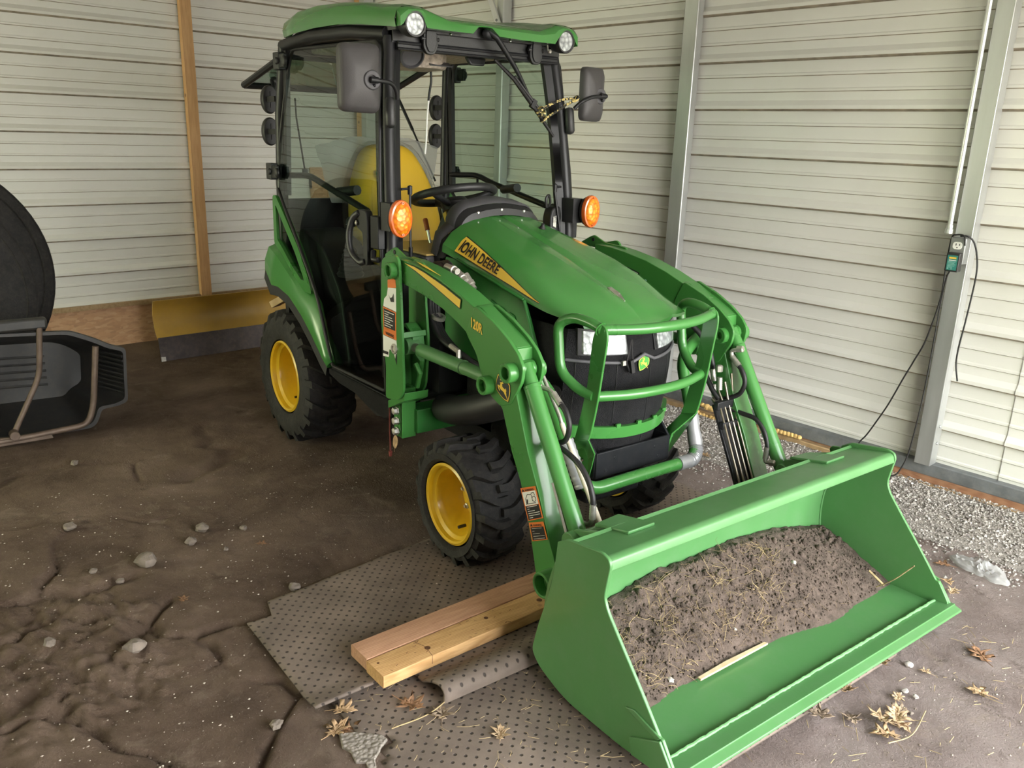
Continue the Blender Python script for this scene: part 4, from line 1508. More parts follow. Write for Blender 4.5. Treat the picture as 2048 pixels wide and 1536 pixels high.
# mirrors ----------------------------------------------------------------------
for s in (-1, 1):
    # shell: a rounded shallow box, back (convex side) towards +x
    cy, cz, hh, hwid = s * .541, 1.664, .116 if s < 0 else .110, .076
    rows = []
    for f, xo in ((1.0, -.505), (1.0, -.490), (.97, -.478), (.80, -.466), (.45, -.455), (.30, -.452)):
        q = round_poly([(-hwid * f, -hh * f + .004), (hwid * f * .97, -hh * f), (hwid * f, hh * f), (-hwid * f, hh * f - .004)], .028 * f + .001, 5)
        rows.append([V(xo + .0, cy + y, cz + z) for y, z in q])
    R_ = Matrix.Rotation(.30 if s > 0 else -.06, 3, 'Z')
    rows = [[V(-.49, cy, cz) + R_ @ (p - V(-.49, cy, cz)) for p in r] for r in rows]
    b = MB()
    b.loft(rows, closed=True, caps=True)
    mr = b.build('side_mirror', M['mirror_plastic'], TR, smooth=45)
    b = MB()
    so = V(-.450, cy - s * .030, cz - .006) if s < 0 else V(-.455, cy + .018, cz - .006)
    b.lathe([(.016, .003), (.024, .006), (.030, .004), (.034, -.004)], so, (1, 0, 0), 28)
    b.lathe([(0, -.006), (.016, -.004), (.018, .004)], so, (1, 0, 0), 28)
    b.build('mirror_socket', M['grey_plastic'], mr)
    b = MB()
    e = V(-.440, so.y, so.z)
    if s < 0:
        arm_ = [e + V(0, -.006, 0), e + V(.003, .028, -.002), V(-.445, -.435, 1.652), V(-.455, -.412, 1.625), V(-.462, -.407, 1.60)]
    else:
        arm_ = [e + V(.004, .02, .0), V(-.44, .50, 1.652), V(-.445, .452, 1.632), V(-.455, .44, 1.620), V(-.463, .425, 1.602)]
    b.tube(fillet(arm_, .02, 4), .0075, 10)
    b.tube([e + V(0, -.012, 0), e + V(.002, .016, -.001)], .011, 10)
    b.ball((-.447, so.y + .006, so.z - .018), .006, 8)
    b.build('mirror_arm', M['black_metal'], mr, smooth=45)
    b = MB()
    yb = s * .422
    b.lathe([(0, -.055), (.013, -.052), (.0195, -.042), (.0195, .038), (.015, .050), (0, .054)], (-.485, yb, 1.555), (-.10, -s * .05, 1), 16)
    b.build('mirror_mount', M['black'], mr, smooth=45)
    # amber turn signal
    b = MB()
    c = V(-.362, s * .455, 1.193)
    q = [(math.cos(2 * PI * i / 36) * .043, math.sin(2 * PI * i / 36) * .066) for i in range(36)]
    rows = [[c + V(xo, y * f, z * f) for y, z in q] for xo, f in ((-.045, .55), (-.030, .86), (-.012, .95), (-.004, .96))]
    b.loft(rows, closed=True, caps=True)
    b.obox(c + V(-.075, -s * .006 - (.0 if s < 0 else .03), 0), (.07, .05, .10))
    ts = b.build('turn_signal', M['black'], TR, smooth=40)
    b = MB()
    b.k = 1
    b.loft([[c + V(xo, y * f, z * f) for y, z in q] for xo, f in ((-.008, 1.0), (.004, 1.02), (.012, .98), (.014, .86))], closed=True)
    b.k = 0
    rows = [[c + V(xo, y * f, z * f) for y, z in q] for xo, f in ((.013, .86), (.019, .80), (.024, .60), (.026, .35), (.0265, .02))]
    b.loft(rows, closed=True, caps=True)
    b.k = 1
    for z in (-.055, .055):
        b.lathe([(.0025, 0), (.005, 0), (.005, .004), (.0025, .004)], c + V(.016, 0, z), (1, 0, 0), 12)
    b.build('amber_lens', [M['amber'], M['amber_rim']], ts, smooth=45, label='amber lens')
# rear window, swung open upwards
b = MB()
c1, c2, d1, d2 = V(-1.52, -.38, 1.80), V(-1.52, .38, 1.80), V(-2.00, -.38, 1.690), V(-2.00, .38, 1.690)
d1, d2 = V(-1.99, -.40, 1.685), V(-1.99, .40, 1.685)
for a, c in ((c1, d1), (d1, d2), (d2, c2), (c2, c1)):
    b.tube([a, c], .016, 8)
rwn = b.build('rear_window', M['black_metal'], TR, smooth=35)
b = MB()
b.slab([c1, c2, d2, d1], (0, 0, .004))
b.build('rear_pane', M['pane'], rwn, smooth=0)
b = MB()
b.tube([(-1.85, -.30, 1.70), (-1.84, -.30, 1.665), (-1.88, -.27, 1.655)], .012, 8)
b.ball((-1.85, -.30, 1.705), .022, 10)
b.build('window_latch', M['black'], rwn)
for s in (-1, 1):
    b = MB()
    b.tube([(-1.80, s * .33, 1.705), (-1.66, s * .36, 1.50)], .008, 8)
    b.tube([(-1.66, s * .36, 1.50), (-1.50, s * .40, 1.25)], .005, 8)
    b.build('window_strut', M['black_metal'], rwn, smooth=50)
# wiper of the rear glass, white washer line and sticker on the left pillar
b = MB()
b.tube([(-1.47, -.36, 1.62), (-1.465, -.36, 1.54), (-1.46, -.33, 1.30)], .004, 6)
b.obox((-1.46, -.33, 1.295), (.02, .02, .03))
b.build('rear_wiper', M['black_metal'], TR)
b = MB()
b.k = 1
b.tube(catmull([(-.93, .02, 1.74), (-.93, .022, 1.70), (-.935, .018, 1.66), (-.935, .012, 1.62)], 5), .005, 8)
b.k = 0
b.tube(catmull([(-.935, .012, 1.62), (-.94, .008, 1.55), (-.94, .004, 1.46), (-.95, .004, 1.40)], 5), .0042, 8)
b.build('washer_hose', [M['white'], M['black_metal']], TR, smooth=50)
b = MB()
y = .4285


def st(z0, z1, k, l, x0=-1.452, x1=-1.418):
    b.k = k
    b.slab([(x0 + l * .0, y - l, z0), (x1, y - l, z0), (x1 + .0, y - l, z1), (x0, y - l, z1)], (0, -.0004, 0))


st(1.56, 1.745, 0, .0)
st(1.675, 1.725, 1, .0006, -1.447, -1.423)
st(1.635, 1.672, 2, .0006, -1.447, -1.423)
st(1.567, 1.632, 1, .0006, -1.447, -1.423)
b.k = 2
b.tube([(-1.442, y - .0016, 1.685), (-1.432, y - .0016, 1.70), (-1.428, y - .0016, 1.715)], .002, 5)
b.tube([(-1.435, y - .0016, 1.58), (-1.435, y - .0016, 1.615)], .0035, 5)
b.tube([(-1.442, y - .0016, 1.60), (-1.428, y - .0016, 1.60)], .002, 5)
b.build('pillar_sticker', [M['orange'], M['white'], M['ink']], TR, smooth=0, weld=False, label='orange bordered safety sticker')
# ================================================================ the shed
WY = math.radians(5.406)
UR = V(math.cos(WY), math.sin(WY), 0)          # along the right wall, towards the camera end
UB = V(-math.sin(WY), math.cos(WY), 0)         # along the back wall, towards the corner
DR, DB = 1.70, -3.95                           # wall distances along UB / UR


def WR(u, z, n=0.0):
    """right wall: u along, n out of the wall into the room"""
    return UR * u + UB * (DR - n) + V(0, 0, z)


def WB(u, z, n=0.0):
    return UB * u + UR * (DB + n) + V(0, 0, z)


# --- materials of the setting
M['siding'] = pm('white_siding_paint', (.735, .725, .70), .42, var=.035, scale=1.4, dust=.10, dustcol=(.5, .46, .38), spec=.4)
M['siding_dirt'] = pm('brown_rib_edge', (.30, .255, .20), .8, var=.3, scale=18)  # darker brown tone for the lower edge of each rib
M['galv'] = pm('galvanised_post', (.50, .51, .51), .42, .75, var=.18, scale=9, rvar=.1, stretch=(1, 1, .15))
M['galv_light'] = pm('bright_conduit', (.80, .81, .82), .3, .8, var=.08, scale=9)
M['sill'] = pm('grey_sill_steel', (.17, .18, .195), .5, .3, var=.25, scale=12, dust=.35, dustcol=(.33, .32, .30))


def wood_mat(name, c1, c2, ring=14.0, stretch=(1, 1, 1), rough=.65, knots=True):
    m, nt, b = new_mat(name)
    N, L = nt.nodes.new, nt.links.new
    tc = N('ShaderNodeTexCoord')
    mp = N('ShaderNodeMapping')
    mp.inputs['Scale'].default_value = stretch
    L(tc.outputs['Object'], mp.inputs['Vector'])
    ns = N('ShaderNodeTexNoise')
    ns.inputs['Scale'].default_value = ring
    ns.inputs['Detail'].default_value = 8
    ns.inputs['Distortion'].default_value = 1.2
    L(mp.outputs['Vector'], ns.inputs['Vector'])
    wv = N('ShaderNodeTexWave')
    wv.inputs['Scale'].default_value = ring * .8
    wv.inputs['Distortion'].default_value = 5
    wv.inputs['Detail'].default_value = 3
    L(mp.outputs['Vector'], wv.inputs['Vector'])
    mx0 = N('ShaderNodeMath')
    mx0.operation = 'MULTIPLY_ADD'
    mx0.inputs[1].default_value = .35
    L(wv.outputs['Fac'], mx0.inputs[0])
    L(ns.outputs['Fac'], mx0.inputs[2])
    rp = N('ShaderNodeMapRange')
    rp.inputs['From Min'].default_value = .35
    rp.inputs['From Max'].default_value = .95
    L(mx0.outputs[0], rp.inputs['Value'])
    mx = N('ShaderNodeMix')
    mx.data_type = 'RGBA'
    mx.inputs[6].default_value = (*c1, 1)
    mx.inputs[7].default_value = (*c2, 1)
    L(rp.outputs['Result'], mx.inputs[0])
    out = mx.outputs[2]
    if knots:
        vo = N('ShaderNodeTexVoronoi')
        vo.inputs['Scale'].default_value = 5.5
        L(tc.outputs['Object'], vo.inputs['Vector'])
        r2 = N('ShaderNodeMapRange')
        r2.inputs['From Min'].default_value = .05
        r2.inputs['From Max'].default_value = .09
        r2.inputs['To Min'].default_value = .75
        r2.inputs['To Max'].default_value = 0
        L(vo.outputs['Distance'], r2.inputs['Value'])
        m2 = N('ShaderNodeMix')
        m2.data_type = 'RGBA'
        L(r2.outputs['Result'], m2.inputs[0])
        L(out, m2.inputs[6])
        m2.inputs[7].default_value = (.10, .045, .018, 1)
        out = m2.outputs[2]
    L(out, b.inputs['Base Color'])
    b.inputs['Roughness'].default_value = rough
    bp = N('ShaderNodeBump')
    bp.inputs['Strength'].default_value = .2
    bp.inputs['Distance'].default_value = .004
    L(mx0.outputs[0], bp.inputs['Height'])
    L(bp.outputs['Normal'], b.inputs['Normal'])
    return m


M['stud'] = wood_mat('pine_stud', (.50, .28, .12), (.62, .37, .18), 10, (6, 6, .6))
M['base_wood'] = wood_mat('weathered_board', (.30, .19, .09), (.42, .29, .16), 10, (.6, 6, 6))
M['red_wood'] = wood_mat('reddish_board', (.24, .11, .06), (.36, .19, .11), 10, (.6, 6, 6))

# --- corrugated siding
PER = .2286
Z0 = .7275 - PER * 3


def siding_profile(z0, z1):
    pts = []
    k = 0
    z = Z0
    while z < z1 + PER:
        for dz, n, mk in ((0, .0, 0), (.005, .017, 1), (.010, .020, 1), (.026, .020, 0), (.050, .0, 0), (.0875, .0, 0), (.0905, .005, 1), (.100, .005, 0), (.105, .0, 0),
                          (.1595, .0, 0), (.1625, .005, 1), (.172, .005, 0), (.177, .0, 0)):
            pts.append((z + dz, n, mk))
        z += PER
    pts = [p for p in pts if z0 < p[0] < z1]
    return [(z0, 0, 0)] + pts + [(z1, 0, 0)]


def siding(name, W, segs, z0, z1, label):
    b = MB()
    prof = siding_profile(z0, z1)
    for (u0, u1, n0) in segs:
        rows = []
        for z, n, mk in prof:
            rows.append([W(u0, z, n + n0), W(u1, z, n + n0)])
        for i in range(len(rows) - 1):
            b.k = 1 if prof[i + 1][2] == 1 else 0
            b.add(rows[i] + rows[i + 1], [(0, 1, 3, 2)])
        # outer sheet face a little behind so the wall has depth
        b.k = 0
        b.add([W(u0, z0, n0 - .012), W(u1, z0, n0 - .012), W(u1, z1, n0 - .012), W(u0, z1, n0 - .012)], [(0, 1, 2, 3)])
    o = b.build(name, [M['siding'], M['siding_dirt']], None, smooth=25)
    tag(o, label, 'wall', kind='structure')
    return o


ZC = 2.75
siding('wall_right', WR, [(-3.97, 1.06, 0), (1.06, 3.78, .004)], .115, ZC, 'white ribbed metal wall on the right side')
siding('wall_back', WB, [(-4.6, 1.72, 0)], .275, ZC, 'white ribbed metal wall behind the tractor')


def struct(b, name, mat, label, cat='trim', **kw):
    o = b.build(name, mat, None, **kw)
    return tag(o, label, cat, kind='structure')


def wbox(b, W, u0, u1, z0, z1, n0, n1):
    vs = [W(u, z, n) for u in (u0, u1) for z in (z0, z1) for n in (n0, n1)]
    b.add(vs, [(0, 1, 3, 2), (4, 6, 7, 5), (0, 4, 5, 1), (2, 3, 7, 6), (0, 2, 6, 4), (1, 5, 7, 3)])
    return b


nt_ = [0]


def trim(b, mat, label, **kw):
    nt_[0] += 1
    return struct(b, 'trim_%d' % nt_[0], mat, label, **kw)


# sill and boards along the right wall
b = wbox(MB(), WR, -3.9, 3.75, .055, .115, -.01, .045)
trim(b, M['sill'], 'dark grey steel sill along the foot of the right wall', bevel=.004)
b = wbox(MB(), WR, -1.6, .44, -.08, .050, -.02, .075)
trim(b, M['base_wood'], 'weathered base board under the sill behind the loader', bevel=.004)
b = wbox(MB(), WR, .45, 3.74, -.08, .028, -.02, .085)
trim(b, M['base_wood'], 'weathered base board at the right beside the gravel', bevel=.004)
b = wbox(MB(), WR, .62, 3.74, .026, .056, -.02, .055)
trim(b, M['red_wood'], 'thin reddish board lying on the right base board', bevel=.003)
b = wbox(MB(), WR, -.30, .50, .03, .056, -.02, .04)
trim(b, M['red_wood'], 'reddish board end under the sill left of the post', bevel=.003)
# steel posts on the right wall
for u, w, n0, lab in ((-2.20, .062, .085, 'far galvanised steel post seen behind the cab'), (-.742, .088, .065, 'middle galvanised steel post on the right wall'), (.765, .070, .085, 'near galvanised steel post carrying the outlet box')):
    b = MB()
    wbox(b, WR, u - w / 2, u + w / 2, .115, ZC, .012, n0)
    for z in ((.22, .30) if u > 0 else ()):
        p = WR(u + w / 2, z, .05)
        b.lathe([(0, 0), (.008, 0), (.006, .006), (0, .006)], p, UR, 8)
    trim(b, M['galv'], lab, bevel=.006, cat='post')
b = MB()
a, c = WR(-2.19, 2.155, .10), WR(-2.42, 2.60, .10)
b.slab([a + V(0, 0, .0) + UR * .022, a - UR * .022, c - UR * .022, c + UR * .022], UB * -.012)
b.k = 1
b.lathe([(0, 0), (.009, 0), (.007, .006), (0, .006)], WR(-2.20, 2.18, .112), -UB, 8)
trim(b, [M['galv_light'], M['sill']], 'bright flat steel brace bolted to the far post', cat='brace')
# corner posts
b = wbox(MB(), WR, -3.80, -3.735, .115, ZC, .015, .10)
trim(b, M['galv'], 'steel corner post', cat='post')
b = wbox(MB(), WR, -3.885, -3.805, .1, ZC, .015, .09)
trim(b, M['stud'], 'brown timber corner post', cat='post')
# timber stud on the back wall, boards at its foot
b = wbox(MB(), WB, .258, .335, .29, ZC, .018, .062)
trim(b, M['stud'], 'pine stud standing upright against the back wall', bevel=.003, cat='post')
b = wbox(MB(), WB, -4.4, 1.62, .27, .30, .0, .05)
trim(b, M['base_wood'], 'narrow ledge board under the back wall siding')


def osb_mat():
    m, nt, bs = new_mat('strand_board')
    N, L = nt.nodes.new, nt.links.new
    tc = N('ShaderNodeTexCoord')
    mp = N('ShaderNodeMapping')
    mp.inputs['Scale'].default_value = (26, 26, 70)
    L(tc.outputs['Object'], mp.inputs['Vector'])
    ns = N('ShaderNodeTexNoise')
    ns.inputs['Scale'].default_value = .5
    ns.inputs['Distortion'].default_value = 1.0
    L(mp.outputs['Vector'], ns.inputs['Vector'])
    vo = N('ShaderNodeTexVoronoi')
    vo.inputs['Scale'].default_value = 1.0
    vo.inputs['Randomness'].default_value = 1
    vm = N('ShaderNodeVectorMath')
    vm.operation = 'ADD'
    L(mp.outputs['Vector'], vm.inputs[0])
    L(ns.outputs['Color'], vm.inputs[1])
    L(vm.outputs[0], vo.inputs['Vector'])
    cr = N('ShaderNodeValToRGB')
    e = cr.color_ramp.elements
    e[0].color, e[1].color = (.42, .245, .14, 1), (.62, .40, .245, 1)
    n = cr.color_ramp.elements.new(.5)
    n.color = (.55, .32, .18, 1)
    L(vo.outputs['Color'], cr.inputs['Fac'])
    L(cr.outputs['Color'], bs.inputs['Base Color'])
    bs.inputs['Roughness'].default_value = .7
    bp = N('ShaderNodeBump')
    bp.inputs['Strength'].default_value = .35
    bp.inputs['Distance'].default_value = .004
    L(vo.outputs['Distance'], bp.inputs['Height'])
    L(bp.outputs['Normal'], bs.inputs['Normal'])
    return m


M['osb'] = osb_mat()
b = wbox(MB(), WB, -4.4, 1.62, -.02, .272, .0, .02)
trim(b, M['osb'], 'strand board strip along the foot of the back wall', cat='board')
b = wbox(MB(), WB, 1.20, 1.62, .31, 1.20, .02, .035)
b.k = 1
wbox(b, WB, 1.345, 1.37, .31, 1.20, .034, .042)
trim(b, [M['osb'], M['base_wood']], 'strand board panel standing in the corner behind the cab', cat='board')
# unseen sides: ceiling with purlins, far left wall with a wide opening
b = MB()
P = [WB(-4.6, ZC, -.02), WB(1.74, ZC, -.02), WR(4.6, ZC, -.02), WR(4.6, ZC, -.02) - UB * 6.3]
b.slab([WB(-4.6, ZC, -.05), WB(1.74, ZC, -.05), WB(1.74, ZC, 7.9), WB(-4.6, ZC, 7.9)], (0, 0, .03))
tag(b.build('ceiling', M['siding'], None), 'white metal roof lining overhead', 'ceiling', kind='structure')
b = MB()
for n in (.9, 2.1, 3.3, 4.5, 5.7, 6.9):
    wbox(b, WB, -4.55, 1.68, ZC - .10, ZC - .005, n, n + .045)
trim(b, M['galv'], 'steel purlins under the roof')

b = MB()
for n0, n1, z0, z1 in ((1.75, 7.72, 0, ZC), (0, 1.75, 2.05, ZC)):
    wbox(b, WB, -4.66, -4.62, z0 - .02, z1, n0, n1)
tag(b.build('wall_left', M['siding'], None), 'plain metal wall at the left, outside the picture', 'wall', kind='structure')
b = MB()
for u0, u1, z0, z1 in ((-4.62, -1.75, -.02, ZC), (-1.75, 1.72, 2.35, ZC)):
    vs = [WB(u, z, n) for u in (u0, u1) for z in (z0, z1) for n in (7.70, 7.74)]
    b.add(vs, [(0, 1, 3, 2), (4, 6, 7, 5), (0, 4, 5, 1), (2, 3, 7, 6), (0, 2, 6, 4), (1, 5, 7, 3)])
tag(b.build('wall_front', M['siding'], None), 'metal wall beside the shed door, behind the viewer', 'wall', kind='structure')
# --- ground
M['gravel_bed'] = pm('gravel_bed', (.30, .27, .245), .95, var=.3, scale=60, bump=.8, bscale=160)


def dirt_mat():
    m, nt, bs = new_mat('packed_dirt')
    N, L = nt.nodes.new, nt.links.new
    tc = N('ShaderNodeTexCoord')
    vec = tc.outputs['Object']

    def noise_(scale, det=6, rough=.6, dist=0):
        n = N('ShaderNodeTexNoise')
        n.inputs['Scale'].default_value = scale
        n.inputs['Detail'].default_value = det
        n.inputs['Roughness'].default_value = rough
        n.inputs['Distortion'].default_value = dist
        L(vec, n.inputs['Vector'])
        return n.outputs['Fac']

    def ramp(fac, stops):
        c = N('ShaderNodeValToRGB')
        while len(c.color_ramp.elements) < len(stops):
            c.color_ramp.elements.new(.5)
        for e, (p, col) in zip(c.color_ramp.elements, stops):
            e.position, e.color = p, (*col, 1)
        L(fac, c.inputs['Fac'])
        return c.outputs['Color']

    def mix(f, a, b_):
        mx = N('ShaderNodeMix')
        mx.data_type = 'RGBA'
        if isinstance(f, float):
            mx.inputs[0].default_value = f
        else:
            L(f, mx.inputs[0])
        for i, q in ((6, a), (7, b_)):
            if isinstance(q, tuple):
                mx.inputs[i].default_value = (*q, 1)
            else:
                L(q, mx.inputs[i])
        return mx.outputs[2]
    dark = ramp(noise_(2.2, 10, .66, .4), [(.30, (.080, .052, .036)), (.46, (.165, .112, .080)), (.60, (.225, .158, .115)), (.75, (.31, .225, .17))])
    lite = ramp(noise_(3.0, 10, .66, .3), [(.30, (.21, .158, .140)), (.50, (.31, .245, .225)), (.72, (.41, .34, .315))])
    # the soil by the door (right front) is paler and dustier
    sx = N('ShaderNodeSeparateXYZ')
    L(vec, sx.inputs[0])
    a = N('ShaderNodeMath')
    a.operation = 'MULTIPLY_ADD'
    a.inputs[1].default_value = .75
    L(sx.outputs['X'], a.inputs[0])
    L(sx.outputs['Y'], a.inputs[2])
    n_ = N('ShaderNodeMath')
    n_.operation = 'MULTIPLY_ADD'
    n_.inputs[1].default_value = 1.6
    L(noise_(1.3, 4), n_.inputs[0])
    L(a.outputs[0], n_.inputs[2])
    mr = N('ShaderNodeMapRange')
    mr.inputs['From Min'].default_value = -.35
    mr.inputs['From Max'].default_value = 1.7
    L(n_.outputs[0], mr.inputs['Value'])
    col = mix(mr.outputs['Result'], dark, lite)
    # pale sandy crusts and grit
    r2 = N('ShaderNodeMapRange')
    r2.inputs['From Min'].default_value = .56
    r2.inputs['From Max'].default_value = .72
    r2.inputs['To Max'].default_value = .7
    L(noise_(5.5, 12, .75, .8), r2.inputs['Value'])
    col = mix(r2.outputs['Result'], col, (.34, .265, .205))
    r3 = N('ShaderNodeMapRange')
    r3.inputs['From Min'].default_value = .66
    r3.inputs['From Max'].default_value = .74
    r3.inputs['To Max'].default_value = .8
    L(noise_(130, 3, .6), r3.inputs['Value'])
    col = mix(r3.outputs['Result'], col, (.45, .38, .31))
    r4 = N('ShaderNodeMapRange')
    r4.inputs['From Min'].default_value = .40
    r4.inputs['From Max'].default_value = .30
    r4.inputs['To Max'].default_value = .6
    L(noise_(7, 8, .7), r4.inputs['Value'])
    col = mix(r4.outputs['Result'], col, (.06, .042, .03))
    L(col, bs.inputs['Base Color'])
    bs.inputs['Roughness'].default_value = .92
    bs.inputs['Specular IOR Level'].default_value = .25
    ad = N('ShaderNodeMath')
    ad.operation = 'MULTIPLY_ADD'
    ad.inputs[1].default_value = .5
    L(noise_(150, 4, .7), ad.inputs[0])
    L(noise_(28, 10, .75), ad.inputs[2])
    bp = N('ShaderNodeBump')
    bp.inputs['Strength'].default_value = .85
    bp.inputs['Distance'].default_value = .03
    L(ad.outputs[0], bp.inputs['Height'])
    L(bp.outputs['Normal'], bs.inputs['Normal'])
    return m


M['dirt'] = dirt_mat()
CRACKS = [
    [(-1.30, -1.02), (-1.12, -1.08), (-.98, -1.02), (-.80, -1.08), (-.66, -1.20), (-.56, -1.36), (-.47, -1.44), (-.36, -1.38), (-.28, -1.44), (-.18, -1.46), (-.02, -1.50), (.10, -1.44)],
    [(-.56, -1.38), (-.48, -1.56), (-.40, -1.66), (-.24, -1.78)],
    [(-.96, -1.30), (-.80, -1.50), (-.66, -1.60), (-.50, -1.82)],
    [(-1.9, -.75), (-1.62, -.82), (-1.52, -.70), (-1.36, -.86), (-1.30, -1.02)],
    [(.10, -1.44), (.18, -1.34), (.30, -1.42)],
    [(-.30, -1.70), (-.10, -1.74), (.06, -1.66), (.16, -1.72)],
    [(-.64, -1.0), (-.40, -1.02), (-.24, -.99)],
]


def seg_d(p, a, c):
    ab = (c[0] - a[0], c[1] - a[1])
    t = max(0, min(1, ((p[0] - a[0]) * ab[0] + (p[1] - a[1]) * ab[1]) / (ab[0] ** 2 + ab[1] ** 2)))
    return math.hypot(p[0] - a[0] - t * ab[0], p[1] - a[1] - t * ab[1])


def ground_h(x, y):
    h = 0.0
    q = Vector((x, y, 0))
    base = noise.fractal(q * 1.6, 1.0, 2.1, 4) * .006 + noise.fractal(q * 9 + V(3, 1, 0), .8, 2.2, 5) * .0042
    # broken crusted slab in the left foreground
    w = max(0, min(1, (-y - .98) / .2)) * max(0, min(1, (x + 1.9) / .5)) * max(0, min(1, (1.2 - x) / .3))
    wq = q + Vector((noise.noise(q * 6), noise.noise(q * 6 + V(9, 2, 0)), 0)) * .055 + Vector((noise.noise(q * 22), noise.noise(q * 22 + V(5, 2, 0)), 0)) * .012
    if w > 0:
        dist, cells = noise.voronoi(wq * 2.3 + V(.37, .11, 0))
        gap = dist[1] - dist[0]
        keep = max(0, min(1, (noise.noise(q * 2.1 + V(4, 7, 0)) + .18) / .25))
        base -= w * keep * .026 * max(0, 1 - gap / .06) ** 1.2
        base += w * .016 * noise.noise(cells[0] * 3.7)
        rim_ = math.exp(-((gap - .12) / .06) ** 2)
        base += w * keep * .005 * rim_ * noise.noise(q * 14)
        e = max(0, min(1, (-y - 1.40 + .10 * noise.noise(q * 5)) / .10)) * max(0, min(1, (x + .62 + .1 * noise.noise(q * 4)) / .12)) * max(0, min(1, (.32 - x) / .2))
        if e > 0:    # crumbled patch
            c0 = noise.fractal(Vector((x * 7 + y * 9, y * 16 - x * 8, 4)), .85, 2.2, 5)
            d2, _c = noise.voronoi(wq * 11)
            d3, _c = noise.voronoi(wq * 27)
            base += w * e * (.020 * c0 + .018 * (.5 - d2[0]) + .010 * (.5 - d3[0]))
    if -2.4 < x < -1.0 and -1.2 < y < -.2:
        d = min(seg_d((wq.x, wq.y), a, c) for a, c in zip(CRACKS[3][:-1], CRACKS[3][1:]))
        base -= .014 * math.exp(-(d / .03) ** 2)
        base += .008 * math.exp(-((d - .07) / .05) ** 2)
    # kept level where things stand
    return base - .004


def d_over(x, y):
    return False


def axis_vals(lo, hi, f0, f1, fine, coarse):
    v, t = [], lo
    while t < hi:
        v.append(t)
        t += fine if f0 <= t < f1 else coarse
    v.append(hi)
    return v


xs = axis_vals(-4.6, -1.3, -2.2, 1.9, .02, .11)[:-1] + axis_vals(-1.3, .95, -9, 9, .0095, 1)[:-1] + axis_vals(.95, 6.5, 0, 1.9, .02, .11)
ys = axis_vals(-7.0, -2.05, -2.2, 1.6, .02, .11)[:-1] + axis_vals(-2.05, -1.0, -9, 9, .0095, 1)[:-1] + axis_vals(-1.0, 2.4, -9, 1.62, .02, .11)
b = MB()
vs = [(x, y, ground_h(x, y)) for x in xs for y in ys]
ny = len(ys)
fs = [(i * ny + j, (i + 1) * ny + j, (i + 1) * ny + j + 1, i * ny + j + 1) for i in range(len(xs) - 1) for j in range(ny - 1)]
b.add(vs, fs)
o = b.build('floor', M['dirt'], None, smooth=180, weld=False)
tag(o, 'brown packed dirt floor, cracked and crusted at the left', 'floor', kind='structure')
# ================================================================ things on the floor and round the tractor
def mat_mat():
    m, nt, bs = new_mat('dimpled_rubber_mat')
    N, L = nt.nodes.new, nt.links.new
    tc = N('ShaderNodeTexCoord')

    def lattice(off):
        mp = N('ShaderNodeMapping')
        mp.inputs['Scale'].default_value = (26, 26, 0)
        mp.inputs['Location'].default_value = (off, off, 0)
        L(tc.outputs['Object'], mp.inputs['Vector'])
        fr = N('ShaderNodeVectorMath')
        fr.operation = 'FRACTION'
        L(mp.outputs['Vector'], fr.inputs[0])
        sb = N('ShaderNodeVectorMath')
        sb.operation = 'DISTANCE'
        L(fr.outputs[0], sb.inputs[0])
        sb.inputs[1].default_value = (.5, .5, 0)
        return sb.outputs['Value']
    mn = N('ShaderNodeMath')
    mn.operation = 'MINIMUM'
    L(lattice(0), mn.inputs[0])
    L(lattice(.5), mn.inputs[1])
    st = N('ShaderNodeMapRange')
    st.interpolation_type = 'SMOOTHSTEP'
    st.inputs['From Min'].default_value = .07
    st.inputs['From Max'].default_value = .145
    L(mn.outputs[0], st.inputs['Value'])
    ns = N('ShaderNodeTexNoise')
    ns.inputs['Scale'].default_value = 4
    ns.inputs['Detail'].default_value = 9
    ns.inputs['Roughness'].default_value = .65
    L(tc.outputs['Object'], ns.inputs['Vector'])
    cr = N('ShaderNodeValToRGB')
    e = cr.color_ramp.elements
    e[0].position, e[0].color = .30, (.125, .098, .082, 1)
    e[1].position, e[1].color = .72, (.27, .212, .172, 1)
    L(ns.outputs['Fac'], cr.inputs['Fac'])
    mx = N('ShaderNodeMix')
    mx.data_type = 'RGBA'
    L(st.outputs['Result'], mx.inputs[0])
    mx.inputs[6].default_value = (.055, .044, .038, 1)  # dimples coloured dark: dirt in them plus the painted shade of the hollows
    L(cr.outputs['Color'], mx.inputs[7])
    n2 = N('ShaderNodeTexNoise')
    n2.inputs['Scale'].default_value = 160
    L(tc.outputs['Object'], n2.inputs['Vector'])
    L(mx.outputs[2], bs.inputs['Base Color'])
    bs.inputs['Roughness'].default_value = .75
    bs.inputs['Specular IOR Level'].default_value = .3
    ad = N('ShaderNodeMath')
    ad.operation = 'MULTIPLY_ADD'
    ad.inputs[1].default_value = .12
    L(n2.outputs['Fac'], ad.inputs[0])
    L(st.outputs['Result'], ad.inputs[2])
    bp = N('ShaderNodeBump')
    bp.inputs['Strength'].default_value = .6
    bp.inputs['Distance'].default_value = .006
    L(ad.outputs[0], bp.inputs['Height'])
    L(bp.outputs['Normal'], bs.inputs['Normal'])
    return m


M['mat'] = mat_mat()


